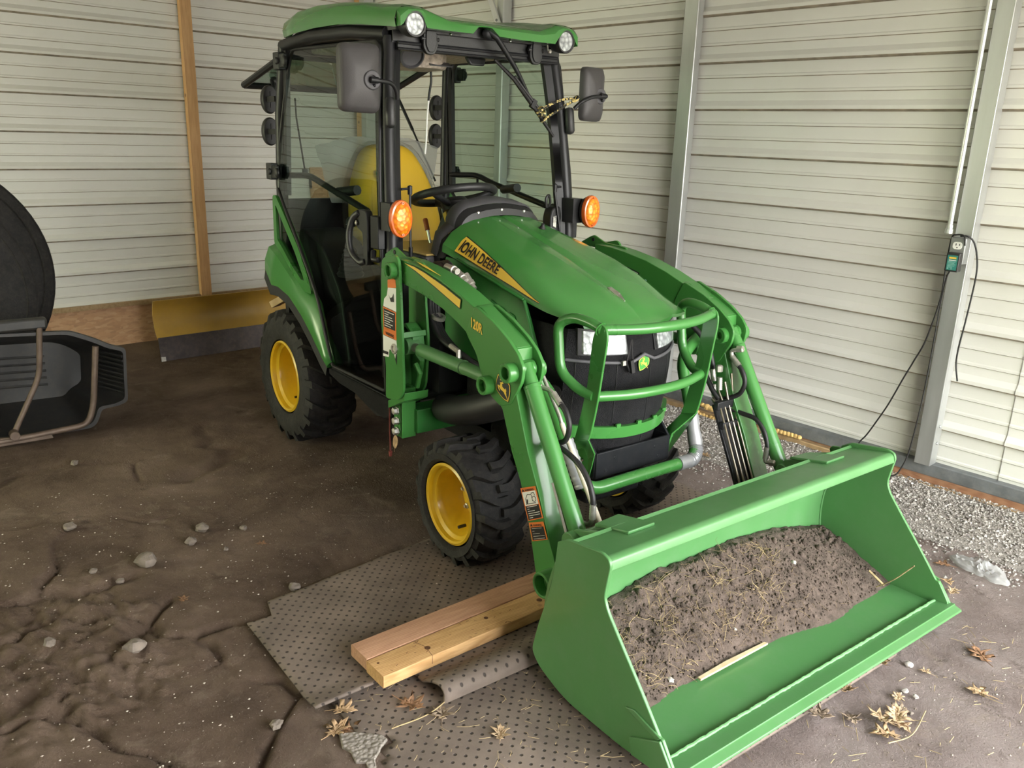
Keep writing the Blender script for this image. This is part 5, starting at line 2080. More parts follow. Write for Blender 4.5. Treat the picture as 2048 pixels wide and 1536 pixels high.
def sheet(name, xr, yr, step, mask, zf, thick, mat, xyf=None):
    nx, nyy = int(round((xr[1] - xr[0]) / step)), int(round((yr[1] - yr[0]) / step))
    idx, vs, fs = {}, [], []

    def vid(i, j):
        if (i, j) not in idx:
            x, y = xr[0] + (xr[1] - xr[0]) * i / nx, yr[0] + (yr[1] - yr[0]) * j / nyy
            idx[i, j] = len(vs)
            if xyf:
                vs.append(xyf(x, y))
            else:
                vs.append((x, y, zf(x, y)))
        return idx[i, j]
    for i in range(nx):
        for j in range(nyy):
            x, y = xr[0] + (xr[1] - xr[0]) * (i + .5) / nx, yr[0] + (yr[1] - yr[0]) * (j + .5) / nyy
            if mask(x, y):
                fs.append((vid(i, j), vid(i + 1, j), vid(i + 1, j + 1), vid(i, j + 1)))
    b = MB()
    b.add(vs, fs)
    o = b.build(name, mat, None, smooth=60, weld=False)
    s = o.modifiers.new('thickness', 'SOLIDIFY')
    s.thickness, s.offset = thick, -1
    return o


def wav(x, y):
    return .0022 * math.sin(y * 9 + x * 4) + .0015 * noise.noise(V(x * 5, y * 5, 0))


# lowest mat in the foreground, with a torn left edge
LE = [(.47, -1.17), (.53, -1.17), (.575, -1.163), (.60, -1.158), (.64, -1.15), (.665, -1.125), (.69, -1.102), (.705, -1.10), (.715, -1.12), (.73, -1.137), (.76, -1.15), (.82, -1.162), (1.4, -1.17)]


def left_edge(x):
    for a, c in zip(LE[:-1], LE[1:]):
        if a[0] <= x <= c[0]:
            return a[1] + (c[1] - a[1]) * (x - a[0]) / (c[0] - a[0])
    return LE[0][1]


o = sheet('rubber_mat', (.44, 1.255), (-1.18, .34), .02, lambda x, y: y > left_edge(x), lambda x, y: .011 + wav(x, y), .009, M['mat'])
tag(o, 'dusty dimpled rubber mat with a torn edge, lowest one under the bucket', 'mat')
# upper mat under the front wheel with a notched corner


def zA(x, y):
    ov = .011 * max(0, min(1, (x - .43) / .06))
    return .0135 + ov + wav(x + 2, y) + .004 * max(0, math.sin(y * 5.2 + 1)) * max(0, min(1, (x + .1) / .3))


def matA(u, y):
    lo = -.089 - .12 * (y + 1.115) if y > -1.1151 else -.002
    if y > -.4:
        lo = -.089 - .12 * .715
    x = lo + (.502 - lo) * u + (.002 * math.sin(y * 31) if u < .02 else 0)
    return (x, y, zA(x, y))


o = sheet('rubber_mat', (0, 1), (-1.215, .765), .02, lambda u, y: True, None, .006, M['mat'], matA)
tag(o, 'long dimpled rubber mat lying under the front wheel and the wooden boards', 'mat')
# mat whose front edge rolls up


def curlxy(x, y):
    # x runs .46 .. .80 along the sheet; the last part lifts and rolls over
    t = max(0, (x - .56) / .16)
    k = max(.35, min(1, (.9 - abs(y + .55)) / .5))
    if x < .56:
        return (x, y, .0275 + wav(x, y) * .3)
    h = .028 + .040 * k * math.sin(min(t, 1.35) / 1.35 * PI * .98) ** 1.0
    xx = .56 + .118 * math.sin(min(t, 1.5) / 1.5 * PI * .55) + .006 * t
    if t > 1.1:
        xx -= .010 * (t - 1.1) / .3
        h -= .006
    return (xx, y + .004 * math.sin(x * 20), h - .004 * t)


o = sheet('rubber_mat', (.45, .795), (-.925, .12), .02, lambda x, y: True, None, .008, M['mat'], curlxy)
tag(o, 'rubber mat with its front edge curled up beside the wooden boards', 'mat')
# torn piece lying upside down
fragp = [(.612, -1.200), (.630, -1.165), (.645, -1.148), (.68, -1.112), (.70, -1.108), (.712, -1.128), (.722, -1.140), (.745, -1.168), (.772, -1.178), (.765, -1.196), (.742, -1.192), (.728, -1.212), (.690, -1.205), (.66, -1.215)]


def frag_mat():
    m, nt, bs = new_mat('mat_underside')
    N, L = nt.nodes.new, nt.links.new
    tc = N('ShaderNodeTexCoord')
    vo = N('ShaderNodeTexVoronoi')
    vo.inputs['Scale'].default_value = 95
    L(tc.outputs['Object'], vo.inputs['Vector'])
    cr = N('ShaderNodeValToRGB')
    cr.color_ramp.elements[0].color = (.36, .32, .28, 1)
    cr.color_ramp.elements[1].color = (.17, .145, .12, 1)
    L(vo.outputs['Distance'], cr.inputs['Fac'])
    L(cr.outputs['Color'], bs.inputs['Base Color'])
    bs.inputs['Roughness'].default_value = .8
    bp = N('ShaderNodeBump')
    bp.inputs['Strength'].default_value = .8
    bp.inputs['Distance'].default_value = .005
    bp.invert = True
    L(vo.outputs['Distance'], bp.inputs['Height'])
    L(bp.outputs['Normal'], bs.inputs['Normal'])
    return m


b = MB()
b.prism(fragp, 'z', .002, .013)
tag(b.build('mat_scrap', frag_mat(), None, smooth=25, bevel=.003), 'torn pale scrap of rubber mat lying at the mat corner', 'scrap')

# two boards
M['knot'] = pm('dark_knot', (.13, .055, .022), .7, var=.4, scale=90)
for nm, x0, wd, z0, c1, c2, lab, ln in (
        ('lumber', .3555, .0905, .0315, (.42, .215, .125), (.62, .36, .225), 'pinkish wooden board lying on the mat, nearer the front wheel', .90),
        ('lumber', .4505, .0925, .0315, (.50, .27, .10), (.74, .46, .21), 'yellow pine board with knots on the mat, nearer the viewer', .92)):
    wm = wood_mat(nm + '_' + str(x0), c1, c2, 9, (7, .8, 7), knots=nm and x0 > .4)
    b = MB()
    y0 = -1.037
    d = V(-.042, 1, 0).normalized()
    sidev = V(1, .042, 0).normalized()
    o_ = V(x0, y0, z0)
    prof = round_poly([(0, 0), (wd, 0), (wd, .038), (0, .038)], .0035, 3)
    b.loft([[o_ + sidev * p + V(0, 0, q) for p, q in prof], [o_ + d * ln + sidev * p + V(0, 0, q) for p, q in prof]], closed=True, caps=True)
    if x0 > .4:
        b.k = 1
        for t_, w_, r_ in ((.17, .052, .009), (.40, .03, .007), (.60, .05, .0095), (.02, .03, .004)):
            c_ = o_ + d * t_ + sidev * w_ + V(0, 0, .038)
            b.lathe([(0, .0004), (r_, .0004), (r_, 0)], c_, (0, 0, 1), 12)
        b.tube([o_ + d * .155 + sidev * .0 + V(0, 0, .0384), o_ + d * .168 + sidev * .045 + V(0, 0, .0384), o_ + d * .160 + sidev * .0925 + V(0, 0, .0384), o_ + d * .160 + sidev * .0928 + V(0, 0, .012)], .0008, 4)
        rk = random.Random(3)
        for _ in range(26):
            c_ = o_ + d * rk.uniform(.01, .5) + sidev * rk.uniform(.004, .088) + V(0, 0, .038)
            b.tube([c_, c_ + d * rk.uniform(.002, .012) + sidev * rk.uniform(-.006, .006)], .0007, 4)
    tag(b.build(nm, [wm, M['knot']], None, smooth=30), lab, 'board', 'wooden boards on the mat')

# ---------------------------------------------------------------- soil in the bucket
M['soil'] = pm('dark_soil', (.098, .073, .060), .95, var=.4, scale=40, bump=.5, bscale=220, dust=.35, dustcol=(.21, .165, .135), spec=.2)
M['soil_pale'] = M['soil']


def soil_z(x, y):
    # heap against the back sheet, sinking to the front lip
    xe = 1.036 + .012 * math.sin(y * 7) + .02 * noise.noise(V(y * 6, 2, 0)) + .035 * max(0, min(1, (y - .05) / .3))
    t = (x - .80) / (xe - .80)
    top = .150 + .02 * noise.noise(V(y * 3.2, 0, 5)) + .035 * math.exp(-((y - .02) / .4) ** 2)
    if y > .35:
        top -= .05 * (y - .35) / .3
    if y < -.45:
        top -= .02 * (-y - .45) / .2
    h = top * max(0, 1 - max(0, t)) ** .85
    rough = .5 + .5 * max(0, min(1, (.28 - y) / .2))
    f = min(1, h / .05) if h > 0 else 0
    h += f * rough * (.015 * noise.fractal(V(x * 11, y * 11, 1), .9, 2.2, 5) + .0035 * noise.noise(V(x * 38, y * 38, 3)))
    h += f * .004 * noise.noise(V(x * 70, y * 70, 8))
    if t > 1:
        h = -.02
    return .055 + h


b = MB()
xs_ = [.762 + (1.13 - .762) * i / 70 for i in range(71)]
ys_ = [-.644 + 1.288 * j / 240 for j in range(241)]
vs = []
for x in xs_:
    for y in ys_:
        vs.append((x, y, soil_z(x, y)))
n = len(ys_)
fs = []
for i in range(70):
    for j in range(240):
        q = (i * n + j, (i + 1) * n + j, (i + 1) * n + j + 1, i * n + j + 1)
        if max(vs[k][2] for k in q) > .056:
            fs.append(q)
b.add(vs, fs)
# clods
random.seed(5)
for _ in range(2600):
    y = random.uniform(-.63, .63)
    x = .79 + random.random() ** 1.0 * .27
    z = soil_z(x, y)
    if z < .06:
        continue
    r = random.choice((.002, .0025, .003, .003, .004, .004, .006, .012 if x < .88 and random.random() < .4 else .003))
    rr = [r * random.uniform(.7, 1.2) for _ in range(3)]
    b.ball((x, y, z + r * .2), rr, 6)
o = b.build('soil', M['soil'], None, smooth=60, weld=False)
tag(o, 'heap of dark crumbly soil lying in the loader bucket', 'soil', kind='stuff')
M['straw'] = pm('dry_straw', (.40, .30, .155), .8, var=.35, scale=30)
M['root'] = pm('brown_roots', (.22, .155, .09), .9, var=.35, scale=30)
b = MB()
random.seed(9)


def blade_(b, p, d, l, r, bend):
    pts = [Vector(p)]
    d = Vector(d).normalized()
    n_ = 4
    for i in range(n_):
        d = (d + V(random.uniform(-bend, bend), random.uniform(-bend, bend), random.uniform(-bend, bend * .7) - .05)).normalized()
        q = pts[-1] + d * (l / n_)
        q.z = max(q.z, soil_z(q.x, q.y) + r if .77 < q.x < 1.1 else .062)
        if q.x < .775 + max(0, .16 - q.z) * .2:
            q.x = .785
        q.y = max(-.640, min(.640, q.y))
        pts.append(q)
    b.tube(pts, [r, r, r * .9, r * .7, r * .4], 4)


tufts = [(.90, -.31, .055), (.99, -.33, .05), (.86, -.05, .06), (.95, -.12, .05), (1.0, -.47, .05), (.93, .10, .05), (.86, .20, .05), (.88, -.46, .04), (1.0, .0, .05), (.83, -.28, .04)]
for k, (tx, ty, sp) in enumerate(tufts):
    for _ in range(20):
        x, y = tx + random.gauss(0, sp * .5), ty + random.gauss(0, sp * .5)
        z = soil_z(x, y)
        if z > .07:
            b.k = 0 if random.random() < .75 else 1
            blade_(b, (x, y, z), (random.uniform(-1, 1), random.uniform(-1, 1), random.uniform(.1, 1.1)), random.uniform(.03, .075), random.uniform(.0005, .0009), .45)
for _ in range(620):
    y = random.uniform(-.63, .63) if random.random() < .12 else random.uniform(-.63, .22)
    x = random.uniform(.79, 1.06)
    z = soil_z(x, y)
    if z < .065:
        continue
    b.k = 1 if random.random() < .82 else 0
    blade_(b, (x, y, z + .002), (random.uniform(-1, 1), random.uniform(-1, 1), random.uniform(-.2, .5)), random.uniform(.02, .055), random.uniform(.0004, .0008), .6)
o = b.build('dry_grass', [M['straw'], M['root']], None, smooth=60, weld=False)
tag(o, 'dry grass and roots tangled in the bucket soil', 'grass', kind='stuff')
b = MB()
b.prism([(0, 0), (.30, .012), (.295, .022), (.12, .020), (.0, .011)], 'z', 0, .006)
o = b.build('wood_splinter', wood_mat('pale_splinter', (.62, .48, .29), (.75, .60, .40), 8, knots=False), None, smooth=20)
o.location, o.rotation_euler = (1.048, -.325, .0665), (0, 0, math.radians(88))
tag(o, 'pale wooden splinter at the front edge of the bucket soil', 'splinter')
b = MB()
b.tube(catmull([(1.055, .55, .075), (1.11, .545, .13), (1.165, .55, .205)], 4), .0022, 6)
b.tube([(1.02, .552, .12), (1.07, .57, .082)], .004, 6)
tag(b.build('plant_stem', M['straw'], None), 'dry plant stem leaning on the bucket soil at the left end', 'stem')
M['pale_stone'] = pm('pale_pebble', (.55, .51, .46), .8, var=.2, scale=30)
M['stone'] = pm('grey_brown_stone', (.20, .165, .135), .9, var=.3, scale=25, bump=.6, bscale=60, dust=.3)


def stone(name, loc, r, mat, seed, flat=.6):
    b = MB()
    rows = []
    for i in range(7):
        t = PI * i / 6
        row = []
        for k in range(10):
            a = 2 * PI * k / 10
            p = V(math.sin(t) * math.cos(a), math.sin(t) * math.sin(a), math.cos(t))
            f = 1 + .42 * noise.noise(p * 1.7 + V(seed * 3.1, seed, 0))
            row.append(V(p.x * r * f, p.y * r * f * .8, p.z * r * f * flat))
        rows.append(row)
    b.loft(rows, closed=True)
    o = b.build(name, mat, None, smooth=35)
    o.location = loc
    o.rotation_euler = (0, 0, seed * 1.3)
    return o


for x, y, r, lab in ((1.005, -.40, .011, 'small white pebble in the soil near the right side plate'), (.90, .29, .010, 'white pebble on the bare soil in the bucket'), (.98, -.10, .007, 'tiny white chip on the soil mid bucket')):
    tag(stone('pebble', (x, y, soil_z(x, y) + r * .3), r, M['pale_stone'], x * 10 + y), lab, 'pebble')

# ---------------------------------------------------------------- loose stones on the floor
ROCK = [(-1.02, -1.53, .026, 'pale rock alone on the dirt at far left'), (-.735, -1.122, .026, 'grey rock beside the crack, upper of two near the tractor'), (-.651, -1.19, .024, 'grey rock beside the crack, lower of two near the tractor'),
        (-.583, -1.364, .042, 'largest flat rock on the dirt left of the mat'), (-.069, -1.527, .034, 'pale rock at the edge of the crumbled patch'), (-1.70, -1.39, .020, 'small brown stone near the black cart tub'),
        (-.135, -1.005, .022, 'pale stone at the edge of the mat corner'), (.481, -1.314, .018, 'pale grey stone on dirt left of the mat scrap'), (-.658, -.99, .016, 'small pale stone beyond the mat'), (-.62, -1.53, .014, 'small stone on dirt below the far left rock'),
        (-.235, -1.725, .022, 'brown lump at the lower left crust'), (-.50, -1.47, .014, 'small stone beside the crack in the middle left'), (-.53, -1.10, .011, 'tiny stone on dirt left of the front wheel'),
        (1.30, .33, .013, 'pale round pebble in front of the cutting edge'), (1.36, .20, .010, 'white pebble on dirt in front of the bucket'), (1.39, .20, .009, 'white pebble beside another before the bucket'), (1.42, .12, .008, 'small pebble near the lone star shaped leaf')]
for i, (x, y, r, lab) in enumerate(ROCK):
    tag(stone('rock', (x, y, r * .35), r, M['pale_stone'] if 'white' in lab or 'pale round' in lab else M['stone'], i + 2), lab, 'rock', 'loose stones on the dirt floor')

# gravel along the wall
b = MB()
random.seed(21)


def gravel_in(x, y):
    u, n_ = x * UR.x + y * UR.y, DR - (x * UB.x + y * UB.y)
    return u, n_


b.k = 0
cnt = 0
GM = [pm('gravel_a', (.36, .33, .305), .85, var=.3, scale=20), pm('gravel_b', (.23, .20, .185), .85, var=.3, scale=20), pm('gravel_c', (.50, .47, .44), .85, var=.2, scale=20)]
while cnt < 17000:
    u, n_ = random.uniform(-.75, 2.2), abs(random.gauss(.12, .28)) + .05
    p = UR * u + UB * (DR - n_)
    x, y = p.x, p.y
    if n_ > .85 or (y < .70 and x < 1.3):
        continue
    r = random.choice((.003, .0038, .0045, .0055, .007))
    h = .030 * max(0, 1 - n_ / .55)
    c = V(x, y, h + random.uniform(-.2, .6) * r)
    b.k = random.choice((0, 0, 1, 2))
    rx, ry, rz = (r * random.uniform(.7, 1.4) for _ in range(3))
    a = random.uniform(0, 6.3)
    ca, sa = math.cos(a), math.sin(a)
    tl = random.uniform(-.5, .5)
    pts = []
    for q in ((1, 0, tl), (.2, 1, .3), (-1, .2, -tl), (-.1, -1, .2), (.15, .1, .9), (0, 0, -.9)):
        X, Y = q[0] * rx, q[1] * ry
        pts.append((c.x + X * ca - Y * sa, c.y + X * sa + Y * ca, c.z + q[2] * rz * .8))
    b.add(pts, [(0, 1, 4), (1, 2, 4), (2, 3, 4), (3, 0, 4), (1, 0, 5), (2, 1, 5), (3, 2, 5), (0, 3, 5)])
    cnt += 1
o = b.build('gravel', GM, None, smooth=0, weld=False)
tag(o, 'grey crushed gravel strewn along the foot of the right wall', 'gravel', kind='stuff')
b = MB()
rows = []
for i in range(60):
    u = -1.2 + 3.6 * i / 59
    row = []
    for j in range(14):
        n_ = .0 + .62 * j / 13
        p = UR * u + UB * (DR - n_)
        z = .030 * max(0, 1 - n_ / .55) + .004 * noise.noise(V(u * 9, n_ * 9, 1)) - (.012 if j == 13 else .0)
        row.append(V(p.x, p.y, z))
    rows.append(row)
b.loft(rows)
o = b.build('gravel_bank', M['gravel_bed'], None, smooth=180)
tag(o, 'low bank of packed gravel against the right wall', 'gravel', kind='stuff')
# fine crumbs on the bare dirt
b = MB()
random.seed(33)
for _ in range(5200):
    x, y = random.uniform(-1.4, 1.75), random.uniform(-1.95, .9)
    if -.15 < x < 1.33 and -1.2 < y < .7 and random.random() < .93:
        continue
    r = random.choice((.0012, .0016, .002, .0028, .004))
    c = V(x, y, ground_h(x, y) + r * .3)
    if -.15 < x < 1.33 and -1.2 < y < .7:
        c.z = .016
    b.k = random.choice((0, 1, 1, 2))
    pts = [c + V(random.uniform(.6, 1.3) * q[0] * r, random.uniform(.6, 1.3) * q[1] * r, q[2] * r * .8) for q in ((1, 0, 0), (0, 1, .2), (-1, 0, 0), (0, -1, .1), (0, 0, .9))]
    b.add(pts, [(0, 1, 4), (1, 2, 4), (2, 3, 4), (3, 0, 4)])
CM = [pm('crumb_a', (.40, .33, .27), .9, var=.2), pm('crumb_b', (.20, .155, .12), .9, var=.2), pm('crumb_c', (.55, .48, .40), .9, var=.2)]
o = b.build('dirt_crumbs', CM, None, smooth=0, weld=False)
tag(o, 'fine crumbs of dirt and grit over the floor', 'dirt', kind='stuff')

# ---------------------------------------------------------------- leaves
LEAF = [(0, -.5), (.03, -.36), (.20, -.40), (.12, -.25), (.38, -.22), (.48, -.28), (.36, -.08), (.14, -.04), (.30, .10), (.44, .20), (.28, .22), (.12, .18), (.14, .34), (.06, .36), (0, .55),
        (-.06, .36), (-.16, .36), (-.11, .18), (-.26, .24), (-.44, .20), (-.30, .10), (-.13, -.04), (-.36, -.08), (-.46, -.26), (-.36, -.22), (-.12, -.25), (-.18, -.40), (-.03, -.36)]
LM = [pm('leaf_tan', (.40, .26, .14), .75, var=.25, scale=40), pm('leaf_brown', (.25, .13, .065), .75, var=.3, scale=40), pm('leaf_pale', (.50, .35, .21), .75, var=.2, scale=40), pm('leaf_grey', (.26, .19, .13), .8, var=.25, scale=40)]


def leaf(name, loc, size, rot, k, curl, seed, label, tilt=0.0, oval=False):
    b = MB()
    rj = random.Random(seed)
    L_ = [(x_ * rj.uniform(.75, 1.15) + rj.uniform(-.03, .03), y_ * rj.uniform(.9, 1.08)) for x_, y_ in LEAF] if not oval else [(math.sin(2 * PI * i / 14) * .25, -math.cos(2 * PI * i / 14) * .5) for i in range(14)]

    def pt(x, y):
        z = curl * (abs(x) ** 1.3 * .55 + .35 * y * y * (1 if seed % 2 else -.4)) + .05 * noise.noise(V(x * 4, y * 4, seed))
        return V(x * size, y * size, z * size + .004)
    rim = [pt(x, y) for x, y in L_]
    mid = [pt(x * .45, y * .72) for x, y in L_]
    n_ = len(rim)
    b.loft([rim, mid], closed=True)
    ctr = [pt(0, y) for x, y in L_]
    b.loft([mid, [pt(x * .04, y * .5) for x, y in L_]], closed=True)
    b.tube([pt(0, -.78), pt(0, -.5), pt(0, -.2), pt(0, .3)], [size * .012, size * .014, size * .012, size * .005], 5)
    o = b.build(name, LM[k], None, smooth=60, weld=False)
    s = o.modifiers.new('thickness', 'SOLIDIFY')
    s.thickness = .0009
    o.location, o.rotation_euler = loc, (tilt, tilt * .6, rot)
    return o


LV = [(1.483, .372, .085, 2.0, 0, .5, 'lone star shaped tan leaf on bare dirt at far right'), (1.408, .060, .10, .6, 2, .9, 'pale crumpled leaf on top of the leaf pile'), (1.425, -.02, .10, 2.6, 0, .8, 'tan leaf lowest in the leaf pile'),
      (1.255, .249, .06, 1.2, 0, 1.6, 'tan curled leaf touching the cutting edge'), (1.341, -.037, .07, 4.0, 3, .8, 'greyish lobed leaf left of the leaf pile'), (1.29, -.111, .09, 5.0, 3, .9, 'grey brown leaf by the cutting edge left of the pile'),
      (1.361, .157, .055, .3, 2, .6, 'small pale leaf above the leaf pile'), (1.268, .043, .07, 3.3, 0, 1.0, 'tan leaf between the cutting edge and the pile'), (1.346, .338, .045, 1.9, 2, .9, 'small yellowish leaf on dirt before the bucket'),
      (1.399, .569, .11, .9, 1, .4, 'large reddish leaf flat on the dirt at right'), (1.044, 1.046, .08, 2.2, 1, .6, 'reddish brown leaf beside the plastic bag'), (1.165, .875, .07, .2, 2, 1.0, 'pale broken leaf at the bucket corner'),
      (1.12, .93, .06, 4.1, 0, 1.0, 'tan leaf between the bag and the bucket'), (-.192, 1.155, .07, 1.4, 0, .6, 'tan leaf on gravel behind the cross tube'), (.543, -1.15, .085, 5.6, 0, 1.0, 'tan leaf standing on the mat corner'),
      (.585, -1.192, .095, .4, 0, .7, 'lobed tan leaf left of the mat scrap'), (.612, -1.168, .075, 2.4, 1, .9, 'brown leaf touching the mat scrap'), (.628, -.993, .10, 5.2, 1, .7, 'reddish brown leaf in front of the board ends'),
      (.70, -.945, .085, 1.0, 3, .7, 'brown leaf under the curled mat edge'), (.854, -.866, .075, .9, 2, .9, 'pale crumpled leaf alone on the front mat'), (1.43, .05, .085, 4.4, 2, 1.0, 'pale torn leaf at the right of the leaf pile'), (1.385, .015, .09, 1.6, 2, .7, 'pale leaf in the middle of the leaf pile'),
      (1.395, .10, .08, 5.4, 3, .8, 'greyish leaf at the back of the leaf pile'), (1.50, -.45, .07, .4, 1, .8, 'brown leaf at the bottom edge of the photo'), (1.02, .80, .05, 3.0, 2, .9, 'small pale leaf by the bucket side plate'), (.30, 1.02, .05, .7, 1, .8, 'reddish leaf on gravel behind the bucket'),
      (-.50, -.98, .05, 2.6, 1, .6, 'small red brown leaf on dirt beyond the mat'), (-.27, -1.33, .05, 1.1, 1, .5, 'red brown leaf pressed into the dirt left of the mat')]
for i, (x, y, sz, ro, k, cu, lab) in enumerate(LV):
    z = .0
    if .47 < x < 1.32 and -1.16 < y < .34:
        z = .014
    if 'on top' in lab or 'middle of the leaf pile' in lab:
        z = .012
    tag(leaf('leaf', (x, y, z), sz * .82, ro, k, cu, i, lab, .12 if 'pile' in lab else .05), lab, 'leaf', 'fallen leaves')
o = leaf('leaf', (-.318, -.505, .372), .055, .3, 0, .3, 3, '', 0, True)
o.rotation_euler = (PI / 2, .1, .2)
tag(o, 'dead yellowish leaf hanging below the mast bolts', 'leaf')
b = MB()
random.seed(44)
M['twig'] = M['straw']
for _ in range(150):
    x, y = random.uniform(.5, 1.25), random.uniform(-1.12, -.6)
    z = .017
    a = random.uniform(0, PI)
    l = random.choice((.01, .015, .02, .03, .06 if random.random() < .2 else .02))
    p = V(x, y, z)
    b.tube([p, p + V(math.cos(a) * l * .5, math.sin(a) * l * .5, .002), p + V(math.cos(a + .2) * l, math.sin(a + .2) * l, .0)], .0007, 4)
for _ in range(110):
    x, y = random.uniform(1.28, 1.7), random.uniform(-.6, .75)
    a = random.uniform(0, PI)
    l = random.choice((.01, .02, .03, .05))
    p = V(x, y, .003)
    b.tube([p, p + V(math.cos(a) * l, math.sin(a) * l, .002)], .0009, 4)
b.tube(catmull([(.68, -1.085, .018), (.69, -.98, .022), (.665, -.88, .030)], 5), .0018, 5)
b.tube(catmull([(1.45, -.05, .006), (1.47, .03, .008), (1.44, .16, .005)], 5), .0018, 5)
o = b.build('straw_litter', M['straw'], None, smooth=60, weld=False)
tag(o, 'bits of straw strewn over the mat and dirt', 'straw', kind='stuff')

# ---------------------------------------------------------------- plastic bag
b = MB()
rows = []
for i in range(15):
    r = .088 * i / 14
    row = []
    for k in range(30):
        a = 2 * PI * k / 30
        rr = r * (1 + .22 * math.sin(2 * a + .5) + .30 * noise.noise(V(math.cos(a) * 2.4, math.sin(a) * 2.4, 3)))
        x, y = rr * math.cos(a) * 1.15, rr * math.sin(a) * .78
        z = .006 + .040 * (1 - (i / 14) ** 3) * abs(noise.fractal(V(x * 30, y * 22, 7), .8, 2.1, 5)) + .006 * (1 - (i / 14)) - (.005 if i == 14 else 0)
        row.append(V(x, y, max(.002, z)))
    rows.append(row)
b.loft(rows, closed=True)
o = b.build('plastic_bag', glass('clear_bag_film', (.86, .86, .86), .15, 1.5, alpha=(.75, .75, .75, .32)), None, smooth=50)
o.location, o.rotation_euler = (1.145, 1.120, .004), (0, 0, -.5)
tag(o, 'crumpled clear plastic bag on the gravel at right', 'bag')

# ---------------------------------------------------------------- outlet, charger, conduit, cords
CL = MB()
CL.tube([WR(.712, ZC - .02, .105), WR(.712, 1.165, .105)], .0105, 12)
CL.lathe([(0, 0), (.016, 0), (.016, .018), (.013, .02), (.013, .035), (0, .035)], WR(.712, 1.150, .105), V(0, 0, 1), 12)
tag(CL.build('conduit_pipe', M['galv_light'], None, smooth=40), 'bright steel conduit pipe running down the near post', 'pipe')
t = empty('outlet_box', WR(.765, 1.09, .085))
tag(t, 'grey metal outlet box with a white socket on the near post', 'outlet')
Tm = Matrix.Translation(-t.location)


def lw(u, z, n):
    return WR(u, z, n) - t.location


def lbox(b, u0, u1, z0, z1, n0, n1):
    vs = [lw(u, z, n) for u in (u0, u1) for z in (z0, z1) for n in (n0, n1)]
    b.add(vs, [(0, 1, 3, 2), (4, 6, 7, 5), (0, 4, 5, 1), (2, 3, 7, 6), (0, 2, 6, 4), (1, 5, 7, 3)])


b = MB()
lbox(b, .738, .800, 1.030, 1.140, .085, .140)
b.build('box', pm('dull_zinc_box', (.27, .28, .28), .5, .6, var=.1), t, smooth=30, bevel=.004)
b = MB()
for z in (1.106, 1.060):
    q = round_poly([(.751, z - .014), (.787, z - .014), (.787, z + .016), (.751, z + .016)], .013, 5)
    b.k = 0
    b.slab([lw(u, zz, .140) for u, zz in q], -UB * .003)
    b.k = 1
    for u, w_, h_ in ((.762, .003, .009), (.776, .003, .008)):
        b.slab([lw(u, z + .001, .1432), lw(u + w_, z + .001, .1432), lw(u + w_, z + .001 + h_, .1432), lw(u, z + .001 + h_, .1432)], -UB * .0004)
    b.lathe([(0, 0), (.0028, 0), (.0028, .0004), (0, .0004)], lw(.769, z - .007, .1432), -UB, 10)
b.build('socket', [M['white'], M['ink']], t, smooth=20, weld=False, label='white double socket')
t2 = empty('battery_charger', WR(.775, 1.04, .145))
tag(t2, 'small black plug in charger with green label in the outlet', 'charger')


def lw2(u, z, n):
    return WR(u, z, n) - t2.location


b = MB()
q = round_poly([(.747, 1.002), (.800, 1.002), (.800, 1.080), (.747, 1.080)], .005, 4)
b.slab([lw2(u, z, .144) for u, z in q], -UB * .036)
b.build('charger_body', M['black'], t2, smooth=30, bevel=.003)
b = MB()


def cq(u0, u1, z0, z1, k, l):
    b.k = k
    b.slab([lw2(u0, z0, .1803 + l), lw2(u1, z0, .1803 + l), lw2(u1, z1, .1803 + l), lw2(u0, z1, .1803 + l)], -UB * .0004)


cq(.7535, .7935, 1.009, 1.070, 0, 0)
cq(.760, .788, 1.056, 1.063, 1, .0006)
cq(.760, .789, 1.048, 1.051, 2, .0006)
for i in range(5):
    cq(.757, .757 + (.03, .026, .031, .028, .02)[i], 1.042 - i * .0055, 1.0445 - i * .0055, 3, .0006)
cq(.757, .763, 1.012, 1.019, 3, .0006)
cq(.773, .7755, 1.013, 1.0155, 2, .0006)
b.build('charger_label', [pm('teal_label', (.03, .20, .17), .4), M['decal_y'], M['white'], pm('pale_teal', (.20, .42, .38), .5)], t2, smooth=0, weld=False, label='green label with a yellow band')


def cord(name, pts, r, label, cat='cord', sub=7):
    b = MB()
    b.tube(catmull([WR(*p) for p in pts], sub), r, 8)
    return tag(b.build(name, M['hose'], None, smooth=60), label, cat)


cord('power_cord', [(.80, 1.11, .148), (.79, 1.148, .145), (.755, 1.15, .135), (.735, 1.13, .125), (.730, 1.0, .115), (.728, .87, .11), (.699, .687, .11), (.66, .58, .10), (.623, .487, .09), (.57, .35, .07), (.522, .244, .06), (.487, .17, .058), (.46, .125, .06), (.445, .06, .09), (.44, .045, .12)], .0035,
     'black power cord hanging from the outlet down to the bucket corner')
cord('charger_cord', [(.765, 1.003, .165), (.752, .97, .15), (.738, .87, .125), (.736, .65, .12), (.732, .42, .12), (.716, .179, .12), (.70, .09, .135), (.68, .05, .15), (.64, .045, .16), (.60, .043, .16)], .0033,
     'thin cord from the charger down behind the bucket')
cord('loose_wire', [(.770, 1.146, .13), (.800, 1.147, .13), (.822, 1.12, .11), (.840, 1.05, .095), (.845, .97, .09), (.838, .80, .09), (.830, .67, .09), (.833, .60, .09), (.850, .53, .09)], .0035, 'black wire hanging loose right of the near post', 'wire')

